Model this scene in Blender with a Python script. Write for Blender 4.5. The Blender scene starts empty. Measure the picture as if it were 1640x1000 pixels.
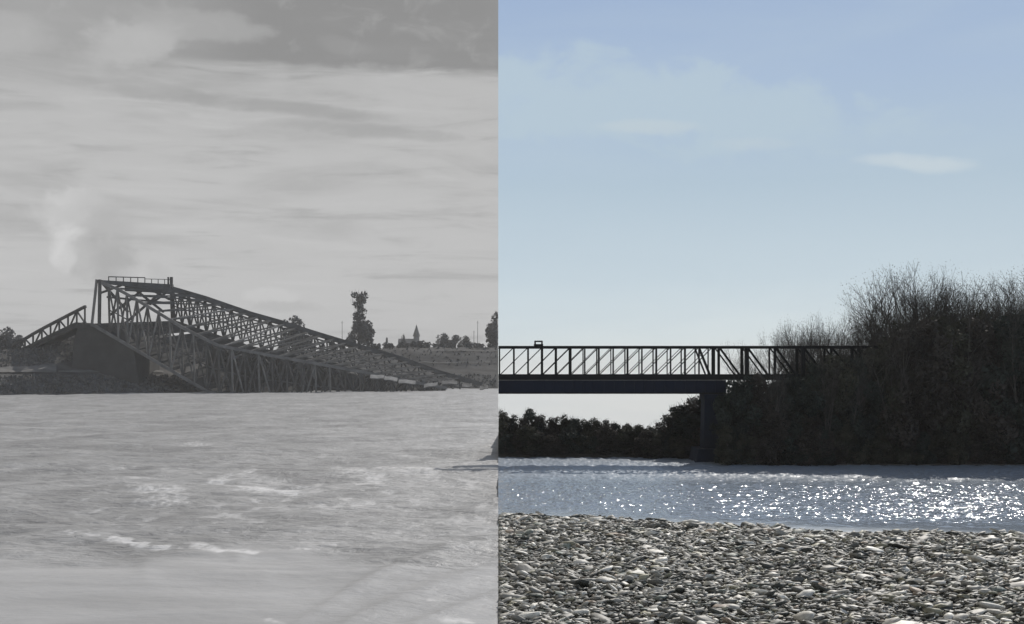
import bpy, math, random
import numpy as np
from mathutils import Vector, Matrix

random.seed(7)
rng = np.random.default_rng(7)
R = math.radians
scene = bpy.context.scene
COL = scene.collection

# ------------------------------------------------------------------ camera
CAMH = 6.0          # camera height over the water
F = 1800.0          # focal length in pixels of a 1640 wide picture
HZ = 600.0          # row of the horizon
CX = 798.0          # column where the two banks' halves meet (world x = 0)
cam_d = bpy.data.cameras.new('camera')
cam = bpy.data.objects.new('camera', cam_d)
COL.objects.link(cam)
cam.location = (0, 0, CAMH)
cam.rotation_euler = (R(90), 0, 0)
cam_d.sensor_width = 36.0
cam_d.lens = 36.0 * F / 1640.0
cam_d.shift_x = (820 - CX) / 1640.0
cam_d.shift_y = (HZ - 500) / 1640.0
cam_d.clip_end = 20000
cam_d.clip_start = 0.1
scene.camera = cam

scene.view_settings.view_transform = 'Standard'
scene.view_settings.look = 'None'
scene.view_settings.exposure = 0.0
scene.view_settings.gamma = 1.0

SUN_EL, SUN_AZ = 38.0, 23.5      # azimuth measured from +Y towards +X


def P(px, py, Y):
    return Vector(((px - CX) * Y / F, Y, CAMH - (py - HZ) * Y / F))


def lin(c):
    c = c / 255.0
    return c / 12.92 if c <= 0.04045 else ((c + 0.055) / 1.055) ** 2.4


# ------------------------------------------------------------------ node helper
class NT:
    def __init__(self, tree):
        self.t = tree
        tree.nodes.clear()

    def n(self, kind, **kw):
        nd = self.t.nodes.new(kind)
        for k, v in kw.items():
            setattr(nd, k, v)
        return nd

    def l(self, a, b):
        self.t.links.new(a, b)

    def set(self, sock, v):
        if hasattr(v, 'links') or isinstance(v, bpy.types.NodeSocket):
            self.l(v, sock)
        else:
            sock.default_value = v

    def math(self, op, a, b=0.0, c=0.0, clamp=False):
        m = self.n('ShaderNodeMath', operation=op, use_clamp=clamp)
        self.set(m.inputs[0], a)
        self.set(m.inputs[1], b)
        self.set(m.inputs[2], c)
        return m.outputs[0]

    def ss(self, v, lo, hi):          # smoothstep
        m = self.n('ShaderNodeMapRange', interpolation_type='SMOOTHSTEP')
        self.set(m.inputs['Value'], v)
        m.inputs['From Min'].default_value = lo
        m.inputs['From Max'].default_value = hi
        return m.outputs[0]

    def mix(self, f, a, b):
        m = self.n('ShaderNodeMix', data_type='RGBA')
        self.set(m.inputs[0], f)
        self.set(m.inputs[6], a)
        self.set(m.inputs[7], b)
        return m.outputs[2]

    def xyz(self, x, y, z):
        c = self.n('ShaderNodeCombineXYZ')
        for i, v in enumerate((x, y, z)):
            self.set(c.inputs[i], v)
        return c.outputs[0]

    def noise(self, vec, scale, detail=4.0, rough=0.55, dist=0.0):
        m = self.n('ShaderNodeTexNoise')
        if vec is not None:
            self.l(vec, m.inputs['Vector'])
        m.inputs['Scale'].default_value = scale
        m.inputs['Detail'].default_value = detail
        m.inputs['Roughness'].default_value = rough
        m.inputs['Distortion'].default_value = dist
        return m.outputs['Fac']

    def ramp(self, fac, stops):
        m = self.n('ShaderNodeValToRGB')
        r = m.color_ramp
        while len(r.elements) > 1:
            r.elements.remove(r.elements[-1])
        for i, (p, c) in enumerate(stops):
            e = r.elements[0] if i == 0 else r.elements.new(p)
            e.position = p
            e.color = (*c, 1)
        self.l(fac, m.inputs[0])
        return m.outputs[0]


# ------------------------------------------------------------------ sky
world = bpy.data.worlds.new('World')
scene.world = world
world.use_nodes = True
w = NT(world.node_tree)
out = w.n('ShaderNodeOutputWorld')
bg = w.n('ShaderNodeBackground')
bg.inputs['Strength'].default_value = 0.1
w.l(bg.outputs[0], out.inputs[0])
sky = w.n('ShaderNodeTexSky', sky_type='NISHITA')
sky.sun_disc = False
sky.sun_elevation = R(SUN_EL)
sky.sun_rotation = R(SUN_AZ)
sky.altitude = 150
sky.dust_density = 2.0
tc = w.n('ShaderNodeTexCoord')
sp = w.n('ShaderNodeSeparateXYZ')
w.l(tc.outputs['Generated'], sp.inputs[0])
X, Yc, Z = sp.outputs
az = w.math('ARCTAN2', X, Yc)
el = w.math('DIVIDE', Z, w.math('SQRT', w.math('ADD', w.math('MULTIPLY', X, X), w.math('ADD', w.math('MULTIPLY', Yc, Yc), 1e-4))))
S = 10.0       # ramp colours are divided by the background strength


def g(v):
    return (lin(v) * 1,) * 3


def rgb(r, gg, b):
    return (lin(r), lin(gg), lin(b))


# fraction 0..1 of elevation 0..0.4
elf = w.math('MULTIPLY', w.math('ADD', el, 0.04), 1 / 0.44, clamp=True)


def ef(py):
    return ((HZ - py) / F + 0.04) / 0.44


# right hand (colour) sky
rs = w.ramp(elf, [(0.0, rgb(250, 252, 249)), (ef(600), rgb(246, 249, 246)), (ef(545), rgb(222, 232, 234)),
                  (ef(450), rgb(200, 215, 224)), (ef(300), rgb(180, 199, 214)), (ef(140), rgb(170, 190, 215)),
                  (ef(0), rgb(160, 181, 211)), (1.0, rgb(145, 168, 205))])
wn = w.noise(w.xyz(w.math('MULTIPLY', az, 2.2), w.math('MULTIPLY', el, 9.0), 3.3), 1.7, 5, 0.5, 0.4)
wnf = w.noise(w.xyz(w.math('MULTIPLY', az, 6.0), w.math('MULTIPLY', el, 40.0), 1.3), 2.0, 4, 0.5, 0.3)


wa1 = w.noise(w.xyz(w.math('MULTIPLY', az, 14.0), w.math('MULTIPLY', el, 22.0), 11.0), 1.0, 6, 0.6, 0.4)
wb1 = w.noise(w.xyz(w.math('MULTIPLY', az, 14.0), w.math('MULTIPLY', el, 22.0), 23.0), 1.0, 6, 0.6, 0.4)


wa2 = w.noise(w.xyz(w.math('MULTIPLY', az, 42.0), w.math('MULTIPLY', el, 42.0), 31.0), 1.0, 7, 0.62, 0.2)
wb2 = w.noise(w.xyz(w.math('MULTIPLY', az, 42.0), w.math('MULTIPLY', el, 42.0), 43.0), 1.0, 7, 0.62, 0.2)


def blob(px, py, sx, sy, tilt=0.0, soft=1.0, wob=0.0, noise=None, fine=False):
    wa, wb = (wa2, wb2) if fine else (wa1, wb1)
    a0 = math.atan((px - CX) / F)
    e0 = (HZ - py) / F * math.cos(a0)
    dx = w.math('SUBTRACT', w.math('ADD', az, w.math('MULTIPLY', w.math('SUBTRACT', wa, 0.5), sx / F * 1.7)), a0)
    dy = w.math('SUBTRACT', w.math('ADD', el, w.math('MULTIPLY', w.math('SUBTRACT', wb, 0.5), sy / F * 2.6)), e0)
    if tilt:
        dy = w.math('SUBTRACT', dy, w.math('MULTIPLY', dx, tilt))
    q = w.math('ADD', w.math('POWER', w.math('ABSOLUTE', w.math('DIVIDE', dx, sx / F)), 2.0),
               w.math('POWER', w.math('ABSOLUTE', w.math('DIVIDE', dy, sy / F)), 2.0))
    if noise is not None:
        q = w.math('ADD', q, w.math('MULTIPLY', w.math('SUBTRACT', noise, 0.5), wob))
    m = w.n('ShaderNodeMapRange', interpolation_type='SMOOTHSTEP')
    w.l(q, m.inputs['Value'])
    m.inputs['From Min'].default_value = 1.0 + soft * 0.5
    m.inputs['From Max'].default_value = 1.0 - soft * 0.5
    return m.outputs[0]


veil = w.math('MULTIPLY', w.ss(wn, 0.35, 0.75), 0.32)
rs = w.mix(veil, rs, (*rgb(186, 203, 216), 1))
thin = blob(960, 165, 420, 62, -0.12, 1.2, 1.2, wn)
rs = w.mix(w.math('MULTIPLY', thin, 0.75), rs, (*rgb(184, 202, 214), 1))
rs = w.mix(w.math('MULTIPLY', blob(1470, 262, 80, 11, -0.13, 1.9, 1.2, wnf), 0.45), rs, (*rgb(214, 222, 224), 1))
rs = w.mix(w.math('MULTIPLY', blob(1040, 206, 70, 12, -0.05, 1.9, 1.4, wnf), 0.4), rs, (*rgb(200, 210, 214), 1))
rs = w.mix(w.math('MULTIPLY', blob(1210, 232, 60, 10, -0.05, 1.9, 1.4, wnf), 0.25), rs, (*rgb(200, 210, 214), 1))

# left hand (grey) sky
ls = w.ramp(elf, [(0.0, g(194)), (ef(560), g(190)), (ef(480), g(193)), (ef(330), g(191)), (ef(200), g(186)),
                  (ef(100), g(180)), (1.0, g(150))])
n1 = w.noise(w.xyz(w.math('MULTIPLY', az, 3.0), w.math('MULTIPLY', el, 15.0), 0.0), 1.6, 7, 0.58, 0.8)
n2 = w.noise(w.xyz(w.math('MULTIPLY', az, 5.0), w.math('MULTIPLY', el, 42.0), 7.0), 1.8, 6, 0.6, 0.5)
n3 = w.noise(w.xyz(w.math('MULTIPLY', az, 22.0), w.math('MULTIPLY', el, 30.0), 2.0), 1.3, 7, 0.6, 0.6)
band = w.math('MULTIPLY', w.ss(el, 0.03, 0.2), 1.0)
ls = w.mix(w.math('MULTIPLY', w.math('MULTIPLY', w.ss(n1, 0.44, 0.72), band), 0.5), ls, (*g(156), 1))
ls = w.mix(w.math('MULTIPLY', w.ss(n2, 0.50, 0.72), 0.55), ls, (*g(160), 1))
ls = w.mix(w.math('MULTIPLY', w.ss(n2, 0.48, 0.25), 0.35), ls, (*g(204), 1))
# dark open sky over the long cloud edge
aedge = w.math('ADD', el, w.math('MULTIPLY', w.math('SUBTRACT', n2, 0.5), 0.035))
e_l = w.math('ADD', 0.262, w.math('MULTIPLY', az, -0.015))
edge = w.ss(w.math('SUBTRACT', aedge, e_l), -0.004, 0.010)
softedge = w.math('MULTIPLY', edge, w.ss(az, -0.40, -0.20))
ls = w.mix(w.math('MULTIPLY', softedge, 0.95), ls, (*g(142), 1))
ls = w.mix(w.math('MULTIPLY', w.math('MULTIPLY', w.ss(el, 0.22, 0.29), w.ss(az, -0.20, -0.34)), 0.75), ls, (*g(160), 1))
ls = w.mix(w.math('MULTIPLY', blob(640, 140, 210, 30, -0.03, 1.7, 1.2, n1), 0.5), ls, (*g(190), 1))
ls = w.mix(w.math('MULTIPLY', blob(215, 66, 75, 34, 0.22, 1.4, 2.0, n3), 0.75), ls, (*g(187), 1))
ls = w.mix(w.math('MULTIPLY', blob(320, 38, 90, 22, -0.05, 1.6, 2.4, n3), 0.6), ls, (*g(176), 1))
ls = w.mix(w.math('MULTIPLY', blob(10, 52, 60, 22, 0.0, 1.7, 2.0, n3), 0.6), ls, (*g(180), 1))
ls = w.mix(w.math('MULTIPLY', blob(555, 72, 40, 13, -0.1, 1.8, 2.0, n3), 0.4), ls, (*g(160), 1))
ls = w.mix(w.math('MULTIPLY', blob(430, 172, 190, 11, -0.06, 1.8, 2.0, n2), 0.6), ls, (*g(155), 1))
ls = w.mix(w.math('MULTIPLY', blob(590, 210, 130, 10, -0.05, 1.8, 2.0, n2), 0.5), ls, (*g(160), 1))
ls = w.mix(w.math('MULTIPLY', w.math('MULTIPLY', w.ss(n1, 0.42, 0.7), softedge), 0.45), ls, (*g(152), 1))
ls = w.mix(w.math('MULTIPLY', w.math('MULTIPLY', w.ss(n3, 0.5, 0.75), band), 0.22), ls, (*g(196), 1))
# towering cloud behind the broken bridge
for (bx, by, bsx, bsy, amt, tone) in ((112, 345, 46, 34, .8, 209), (150, 345, 40, 30, .8, 188), (168, 372, 36, 34, .6, 176), (116, 398, 32, 28, .9, 213),
                                      (156, 414, 46, 34, .75, 170), (186, 424, 34, 24, .75, 170), (104, 412, 16, 22, .6, 212), (30, 345, 60, 22, .45, 172),
                                      (20, 362, 60, 16, .3, 170), (60, 340, 30, 14, .35, 200), (250, 436, 20, 12, .4, 178), (215, 436, 30, 10, .35, 204)):
    ls = w.mix(w.math('MULTIPLY', blob(bx, by, bsx, bsy, 0.0, 1.8, 1.2, n3, True), amt * 0.9), ls, (*g(tone), 1))
ls = w.mix(w.math('MULTIPLY', blob(430, 474, 42, 11, 0.0, 1.5, 1.2, n3, True), 0.6), ls, (*g(203), 1))
ls = w.mix(w.math('MULTIPLY', blob(455, 492, 55, 8, 0.0, 1.7, 1.6, n3, True), 0.4), ls, (*g(174), 1))

nz = w.n('ShaderNodeHueSaturation')
w.l(sky.outputs[0], nz.inputs['Color'])
nz.inputs['Saturation'].default_value = 0.0
zenith = w.ss(el, 0.45, 1.4)


def scale10(c):
    v = w.n('ShaderNodeVectorMath', operation='SCALE')
    w.l(c, v.inputs[0])
    v.inputs['Scale'].default_value = S
    return v.outputs[0]


right_sky = w.mix(zenith, scale10(rs), sky.outputs[0])
left_sky = w.mix(zenith, scale10(ls), nz.outputs[0])
side = w.math('GREATER_THAN', X, 0.0)
w.l(w.mix(side, left_sky, right_sky), bg.inputs['Color'])

sun_d = bpy.data.lights.new('sun', 'SUN')
sun_d.energy = 3.8
sun_d.angle = R(0.6)
sun_d.color = (1.0, 0.95, 0.88)
sun = bpy.data.objects.new('sun', sun_d)
COL.objects.link(sun)
sun.location = (40, 80, 60)
d = Vector((math.sin(R(SUN_AZ)) * math.cos(R(SUN_EL)), math.cos(R(SUN_AZ)) * math.cos(R(SUN_EL)), math.sin(R(SUN_EL))))
sun.rotation_euler = d.to_track_quat('Z', 'Y').to_euler()


# ------------------------------------------------------------------ materials
def material(name, c1, c2=None, scale=1.0, rough=0.85, bump=0.0, bscale=4.0, spec=0.3, detail=5, stretch=(1, 1, 1), extra=None):
    m = bpy.data.materials.new(name)
    m.use_nodes = True
    t = NT(m.node_tree)
    o = t.n('ShaderNodeOutputMaterial')
    b = t.n('ShaderNodeBsdfPrincipled')
    t.l(b.outputs[0], o.inputs[0])
    b.inputs['Roughness'].default_value = rough
    b.inputs['Specular IOR Level'].default_value = spec
    tcn = t.n('ShaderNodeTexCoord')
    mp = t.n('ShaderNodeMapping')
    mp.inputs['Scale'].default_value = stretch
    t.l(tcn.outputs['Object'], mp.inputs[0])
    if c2 is None:
        b.inputs['Base Color'].default_value = (*c1, 1)
    else:
        f = t.ss(t.noise(mp.outputs[0], scale, detail, 0.6), 0.3, 0.7)
        t.l(t.mix(f, (*c1, 1), (*c2, 1)), b.inputs['Base Color'])
    if bump:
        bn = t.n('ShaderNodeBump')
        bn.inputs['Strength'].default_value = bump
        bn.inputs['Distance'].default_value = 0.1
        t.l(t.noise(mp.outputs[0], bscale, 6, 0.6), bn.inputs['Height'])
        t.l(bn.outputs[0], b.inputs['Normal'])
    if extra:
        extra(t, b, mp)
    return m


def gr(v):
    return (v * 1.02, v, v * 0.97)


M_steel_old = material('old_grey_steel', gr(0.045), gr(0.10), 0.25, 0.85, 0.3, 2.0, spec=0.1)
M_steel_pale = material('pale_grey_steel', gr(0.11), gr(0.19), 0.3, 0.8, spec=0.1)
M_plate = material('pale_torn_plate', gr(0.2), gr(0.32), 0.8, 0.8, spec=0.1)
M_deck_old = material('old_grey_deck', gr(0.035), gr(0.075), 0.15, 0.95, 0.5, 1.0, spec=0.05)
M_masonry = material('grey_masonry', gr(0.045), gr(0.075), 0.12, 0.95, 0.6, 0.8, spec=0.05)
M_land_old = material('grey_grass', gr(0.05), gr(0.105), 0.16, 0.95, 1.0, 0.6, stretch=(0.35, 1, 1), detail=9, spec=0.05)
M_path_old = material('grey_path', gr(0.11), gr(0.17), 0.15, 0.95, spec=0.05)
M_leaf_old = material('grey_foliage', gr(0.06), gr(0.14), 0.3, 0.8, spec=0.1)
M_bark_old = material('grey_bark', gr(0.09), gr(0.13), 0.6, 0.9)
M_house_old = material('grey_render', gr(0.12), gr(0.17), 0.3, 0.9)
M_roof_old = material('grey_slate', gr(0.08), gr(0.12), 0.3, 0.8)
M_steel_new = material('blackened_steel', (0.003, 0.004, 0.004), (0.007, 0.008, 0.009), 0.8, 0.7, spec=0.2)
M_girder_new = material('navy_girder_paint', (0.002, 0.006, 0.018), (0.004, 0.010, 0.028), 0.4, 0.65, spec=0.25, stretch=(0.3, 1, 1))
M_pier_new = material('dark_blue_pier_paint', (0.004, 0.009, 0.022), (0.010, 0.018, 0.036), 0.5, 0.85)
M_earth = material('dark_bank_earth', (0.02, 0.018, 0.014), (0.05, 0.045, 0.035), 0.8, 0.95, 0.8, 2.0)
M_bed = material('dark_gravel_bed', (0.015, 0.016, 0.015), (0.05, 0.05, 0.045), 2.5, 0.9, 0.6, 6.0)  # shade of the gaps between stones put into the bed colour
M_leaf = [material('olive_dark_foliage', (0.022, 0.024, 0.019), (0.085, 0.086, 0.062), 0.55, 0.8, spec=0.12),
          material('brown_dark_foliage', (0.022, 0.020, 0.018), (0.080, 0.072, 0.062), 0.6, 0.8, spec=0.12),
          material('green_dark_foliage', (0.018, 0.023, 0.020), (0.060, 0.074, 0.062), 0.5, 0.8, spec=0.12)]
M_twig = material('grey_brown_bark', (0.045, 0.040, 0.034), (0.10, 0.095, 0.085), 1.5, 0.9)


# ------------------------------------------------------------------ mesh helpers
class MB:
    def __init__(self):
        self.v = []
        self.f = []

    def bar(self, a, b, wd, ht=None, up=Vector((0, 0, 1))):
        a, b = Vector(a), Vector(b)
        ht = wd if ht is None else ht
        dr = (b - a)
        if dr.length < 1e-6:
            return self
        dr.normalize()
        if abs(dr.dot(up)) > 0.95:
            up = Vector((1, 0, 0))
        s = dr.cross(up).normalized() * (wd / 2)
        u = s.cross(dr).normalized() * (ht / 2)
        i = len(self.v)
        for p in (a, b):
            for q in (-s - u, s - u, s + u, -s + u):
                self.v.append(tuple(p + q))
        for q in ((0, 1, 5, 4), (1, 2, 6, 5), (2, 3, 7, 6), (3, 0, 4, 7), (3, 2, 1, 0), (4, 5, 6, 7)):
            self.f.append(tuple(i + k for k in q))
        return self

    def box(self, x0, x1, y0, y1, z0, z1):
        i = len(self.v)
        for z in (z0, z1):
            for x, y in ((x0, y0), (x1, y0), (x1, y1), (x0, y1)):
                self.v.append((x, y, z))
        for q in ((3, 2, 1, 0), (4, 5, 6, 7), (0, 1, 5, 4), (1, 2, 6, 5), (2, 3, 7, 6), (3, 0, 4, 7)):
            self.f.append(tuple(i + k for k in q))
        return self

    def tube(self, pts, rad, n=5):
        i0 = len(self.v)
        m = len(pts)
        for k, p in enumerate(pts):
            p = Vector(p)
            dr = (Vector(pts[min(k + 1, m - 1)]) - Vector(pts[max(k - 1, 0)])).normalized()
            ref = Vector((1, 0, 0)) if abs(dr.z) > 0.7 else Vector((0, 0, 1))
            s = dr.cross(ref).normalized()
            u = s.cross(dr)
            for j in range(n):
                a = 2 * math.pi * j / n
                self.v.append(tuple(p + (s * math.cos(a) + u * math.sin(a)) * rad[k]))
        for k in range(m - 1):
            for j in range(n):
                a = i0 + k * n + j
                b = i0 + k * n + (j + 1) % n
                self.f.append((a, b, b + n, a + n))
        return self

    def cone(self, c, r0, r1, h, n=12, rot=0.0):
        i = len(self.v)
        for z, r in ((0, r0), (h, r1)):
            for j in range(n):
                a = 2 * math.pi * j / n + rot
                self.v.append((c[0] + r * math.cos(a), c[1] + r * math.sin(a), c[2] + z))
        for j in range(n):
            self.f.append((i + j, i + (j + 1) % n, i + n + (j + 1) % n, i + n + j))
        self.f.append(tuple(i + j for j in range(n))[::-1])
        self.f.append(tuple(i + n + j for j in range(n)))
        return self

    def build(self, name, mat, parent=None, clip=0):
        me = bpy.data.meshes.new(name)
        v, f = self.v, self.f
        if clip:      # keep only faces on one side of world x = 0
            f = [q for q in f if all(v[k][0] * clip > 0 for k in q)]
        me.from_pydata(v, [], f)
        me.materials.append(mat)
        me.update()
        o = bpy.data.objects.new(name, me)
        COL.objects.link(o)
        if parent is not None:
            o.parent = parent
            o.matrix_parent_inverse = parent.matrix_basis.inverted()
        return o


def tag(o, label=None, cat=None, group=None, kind=None):
    if label:
        o['label'] = label
    if cat:
        o['category'] = cat
    if group:
        o['group'] = group
    if kind:
        o['kind'] = kind
    return o


def empty(name, loc=(0, 0, 0), rz=0.0):
    o = bpy.data.objects.new(name, None)
    COL.objects.link(o)
    o.location = loc
    o.rotation_euler = (0, 0, rz)
    return o


def copy_tree(o, parent=None):
    c = o.copy()
    COL.objects.link(c)
    if parent is not None:
        c.parent = parent
    for ch in list(o.children):
        copy_tree(ch, c)
    return c


def np_mesh(name, V, Fq, mat, smooth=True, attrs=None):
    me = bpy.data.meshes.new(name)
    nv, nf = len(V), len(Fq)
    k = Fq.shape[1]
    me.vertices.add(nv)
    me.vertices.foreach_set('co', V.astype(np.float32).ravel())
    me.loops.add(nf * k)
    me.loops.foreach_set('vertex_index', Fq.astype(np.int32).ravel())
    me.polygons.add(nf)
    me.polygons.foreach_set('loop_start', np.arange(0, nf * k, k, dtype=np.int32))
    me.polygons.foreach_set('loop_total', np.full(nf, k, dtype=np.int32))
    if smooth:
        me.polygons.foreach_set('use_smooth', np.ones(nf, dtype=bool))
    for an, (ty, dat) in (attrs or {}).items():
        a = me.attributes.new(an, ty, 'POINT')
        a.data.foreach_set('color' if ty == 'FLOAT_COLOR' else 'value', dat.astype(np.float32).ravel())
    me.update()
    me.validate()
    me.materials.append(mat)
    o = bpy.data.objects.new(name, me)
    COL.objects.link(o)
    return o


def grid_faces(nr, nc):
    r, c = np.meshgrid(np.arange(nr - 1), np.arange(nc - 1), indexing='ij')
    a = (r * nc + c).ravel()
    return np.stack([a, a + 1, a + nc + 1, a + nc], 1)


_tab = rng.random((256, 256))


def vnoise(x, y):
    xi, yi = np.floor(x).astype(int), np.floor(y).astype(int)
    fx, fy = x - xi, y - yi
    fx, fy = fx * fx * (3 - 2 * fx), fy * fy * (3 - 2 * fy)
    a = _tab[xi % 256, yi % 256]
    b = _tab[(xi + 1) % 256, yi % 256]
    c = _tab[xi % 256, (yi + 1) % 256]
    e = _tab[(xi + 1) % 256, (yi + 1) % 256]
    return (a * (1 - fx) + b * fx) * (1 - fy) + (c * (1 - fx) + e * fx) * fy


def fbm(x, y, o=4):
    s, a, t = 0, 0.5, 0
    for k in range(o):
        s = s + a * vnoise(x * 2 ** k + 17 * k, y * 2 ** k + 31 * k)
        t += a
        a *= 0.5
    return s / t


# ================================================================== LEFT HALF : the old river
shore_px = [-1600, 0, 150, 300, 380, 470, 620, 798]
shore_Y = [300, 327, 350, 380, 420, 455, 475, 488]


def shore(px):
    return np.interp(px, shore_px, shore_Y)


# --- water (a fan of cells, finer near the camera)
def left_water():
    pys = np.concatenate([np.array([616, 618, 620]), np.arange(621, 1003, 1.0), np.array([1030, 1100, 1300, 1700, 2600, 6000, 12000])])
    pxs = np.concatenate([np.linspace(-2400, -120, 40), np.arange(-100, 798, 2.0), [798.0]])
    PY, PX = np.meshgrid(pys, pxs, indexing='ij')
    Yw = CAMH * F / (PY - HZ)
    Xw = (PX - CX) * Yw / F
    # long low swells and eddies
    wob = fbm(Xw * 0.06 + 5, Yw * 0.05, 4)
    near = np.clip((PY - 760) / 160, 0, 1)
    h = (fbm(Xw * 0.16 + Yw * 0.05, Yw * 0.30 + 9, 4) - 0.5) * 0.30 * (0.35 + 0.65 * near)
    h += (fbm(Xw * 0.45 + Yw * 0.15, Yw * 0.8 + 9, 4) - 0.5) * 0.24 * (1 - 0.6 * np.clip((PY - 900) / 40, 0, 1))
    h += (fbm(Xw * 0.09 + 3, Yw * 0.16 + 4, 3) - 0.5) * 0.7 * np.clip((900 - PY) / 100, 0.3, 1)
    # diagonal standing swells at the lower right
    sw = np.zeros_like(h)
    for (ax, ay, bx, by, hh, wd) in (
                                     (240, 905, 420, 925, 0.06, 16), (0, 940, 230, 925, 0.05, 18),
                                     (130, 857, 260, 876, 0.04, 9), (290, 882, 380, 892, 0.04, 9), (380, 892, 520, 880, 0.04, 9)):
        tt = np.clip(((PX - ax) * (bx - ax) + (PY - ay) * (by - ay)) / ((bx - ax) ** 2 + (by - ay) ** 2), 0, 1)
        dd = np.hypot((PX - ax - tt * (bx - ax)) * 0.6, (PY - ay - tt * (by - ay))) * (0.8 + 0.6 * wob)
        sw += hh * (0.3 + 1.4 * np.clip(fbm(Xw * 0.35 + 2, Yw * 0.2 + 5, 3), 0, 1)) * np.exp(-(dd / wd) ** 2)
    for cpx, cpy, hh, wd in (((430, 500, 560, 610, 660, 720, 798, 900), (1030, 985, 948, 922, 901, 884, 873, 866), 0.085, 13),
                             ((500, 560, 640, 720, 798, 900), (1040, 1000, 962, 932, 908, 890), 0.075, 17),
                             ((560, 640, 720, 798, 900), (1060, 1015, 980, 950, 925), 0.06, 13)):
        fine_ = np.arange(430, 901, 2.0)
        cc = np.convolve(np.pad(np.interp(fine_, cpx, cpy), 25, mode='edge'), np.ones(51) / 51, mode='valid')
        c_ = np.interp(PX, fine_, cc) + (wob - 0.5) * 34
        up_ = np.where(PY < c_, 0.6, 1.3)        # steeper on the far side of the crest
        sw += hh * np.exp(-((PY - c_) / (wd * up_)) ** 2) * np.clip((PX - 450) / 150, 0, 1)
    calm = np.clip((PY - (885 + 14 * np.sin(PX / 90.0)) + (wob - 0.5) * 50) / 22, 0, 1) * (1 - 0.25 * np.clip((PX - 470) / 120, 0, 1))
    h = h * (1 - 0.5 * calm) + sw
    h *= np.clip((1100 - PY) / 100, 0, 1)
    # foam crests
    fm = np.zeros_like(h)
    nz_ = fbm(Xw * 2.2, Yw * 0.9, 5)
    nb = fbm(Xw * 5.0 + 3, Yw * 2.0, 4)

    def streak(ax, ay, bx, by, wd, s):
        tt = np.clip(((PX - ax) * (bx - ax) + (PY - ay) * (by - ay)) / ((bx - ax) ** 2 + (by - ay) ** 2), 0, 1)
        px_, py_ = PX + (nz_ - .5) * 60, PY + (wob - .5) * 26 + (nz_ - .5) * 14
        dd = np.hypot((px_ - ax - tt * (bx - ax)) * 0.35, (py_ - ay - tt * (by - ay)))
        return 1.0 * s * np.exp(-(dd / (wd * 1.25)) ** 2) * (0.25 + 1.5 * nb)
    for a in ((120, 856, 180, 862, 3.5, .7), (180, 862, 262, 877, 4.5, 1.2), (285, 880, 340, 878, 3.5, .6), (320, 876, 345, 884, 6, 1.0), (345, 886, 400, 888, 4, 1.1),
              (400, 886, 520, 880, 2.2, .75), (0, 842, 90, 840, 2.5, .5), (500, 876, 530, 872, 4, .5), (560, 862, 595, 862, 2, .5),
              (235, 785, 275, 785, 9, .75), (240, 803, 280, 800, 7, .7), (345, 768, 400, 754, 5, .8), (405, 780, 470, 788, 6, 1.25),
              (400, 765, 455, 770, 7, .5), (550, 756, 600, 768, 7, .75), (615, 756, 680, 758, 6, .75), (565, 804, 600, 808, 5, .7),
              (690, 745, 715, 742, 3, .7), (705, 770, 745, 774, 4, .5), (300, 714, 330, 714, 4, .6), (215, 717, 240, 718, 2, .5),
              (70, 758, 100, 760, 2, .4), (140, 782, 160, 786, 4, .4), (760, 775, 798, 780, 3, .4), (80, 828, 120, 820, 3, .3),
              (440, 995, 460, 1000, 4, .6), (690, 962, 720, 960, 3, .5), (715, 992, 745, 996, 6, .8), (620, 995, 650, 985, 5, .3), (590, 950, 620, 955, 4, .3)):
        fm = np.maximum(fm, streak(*a))
    fleck = np.clip(fbm(Xw * 1.3 + 40, Yw * 0.7 + 8, 5) - 0.62, 0, 1) * 5
    zone = np.exp(-((PY - 790) / 75.0) ** 2) * (0.45 + 0.55 * np.clip((PX - 100) / 300, 0, 1))
    fm = np.maximum(np.clip(fm - 0.12, 0, 1), np.clip(fleck * zone, 0, 0.5) * (1 - calm))
    V = np.stack([Xw, Yw, h], -1).reshape(-1, 3)
    m = bpy.data.materials.new('grey_river_water')
    m.use_nodes = True
    t = NT(m.node_tree)
    o = t.n('ShaderNodeOutputMaterial')
    b = t.n('ShaderNodeBsdfPrincipled')
    t.l(b.outputs[0], o.inputs[0])
    tcn = t.n('ShaderNodeTexCoord')

    def mapped(sx, sy, rz=0.0):
        mp = t.n('ShaderNodeMapping')
        mp.inputs['Scale'].default_value = (sx, sy, 1)
        mp.inputs['Rotation'].default_value = (0, 0, rz)
        t.l(tcn.outputs['Object'], mp.inputs[0])
        return mp.outputs[0]
    silt = t.noise(mapped(0.12, 0.10), 1.0, 6, 0.65, 1.0)
    silt2 = t.noise(mapped(0.9, 0.55), 1.0, 6, 0.7, 0.6)
    col = t.mix(t.ss(silt, 0.3, 0.7), (0.22, 0.22, 0.22, 1), (0.37, 0.37, 0.37, 1))
    col = t.mix(t.math('MULTIPLY', t.ss(silt2, 0.42, 0.7), 0.5), col, (0.19, 0.19, 0.19, 1))
    cl = t.n('ShaderNodeAttribute', attribute_name='calm').outputs['Fac']
    sheen3 = t.noise(mapped(0.10, 0.5, 0.1), 1.0, 4, 0.5, 0.8)
    col = t.mix(t.math('MULTIPLY', cl, 0.8), col, t.mix(t.ss(sheen3, 0.3, 0.7), (0.34, 0.34, 0.34, 1), (0.42, 0.42, 0.42, 1)))  # calm water paler: its brighter sky reflection is put into the base colour
    at = t.n('ShaderNodeAttribute', attribute_name='foam')
    foam = t.math('MULTIPLY', t.ss(t.math('ADD', at.outputs['Fac'], t.math('MULTIPLY', t.math('SUBTRACT', t.noise(mapped(5, 3), 1.0, 5, 0.7), 0.5), 0.5)), 0.05, 0.95), 0.85)
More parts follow.
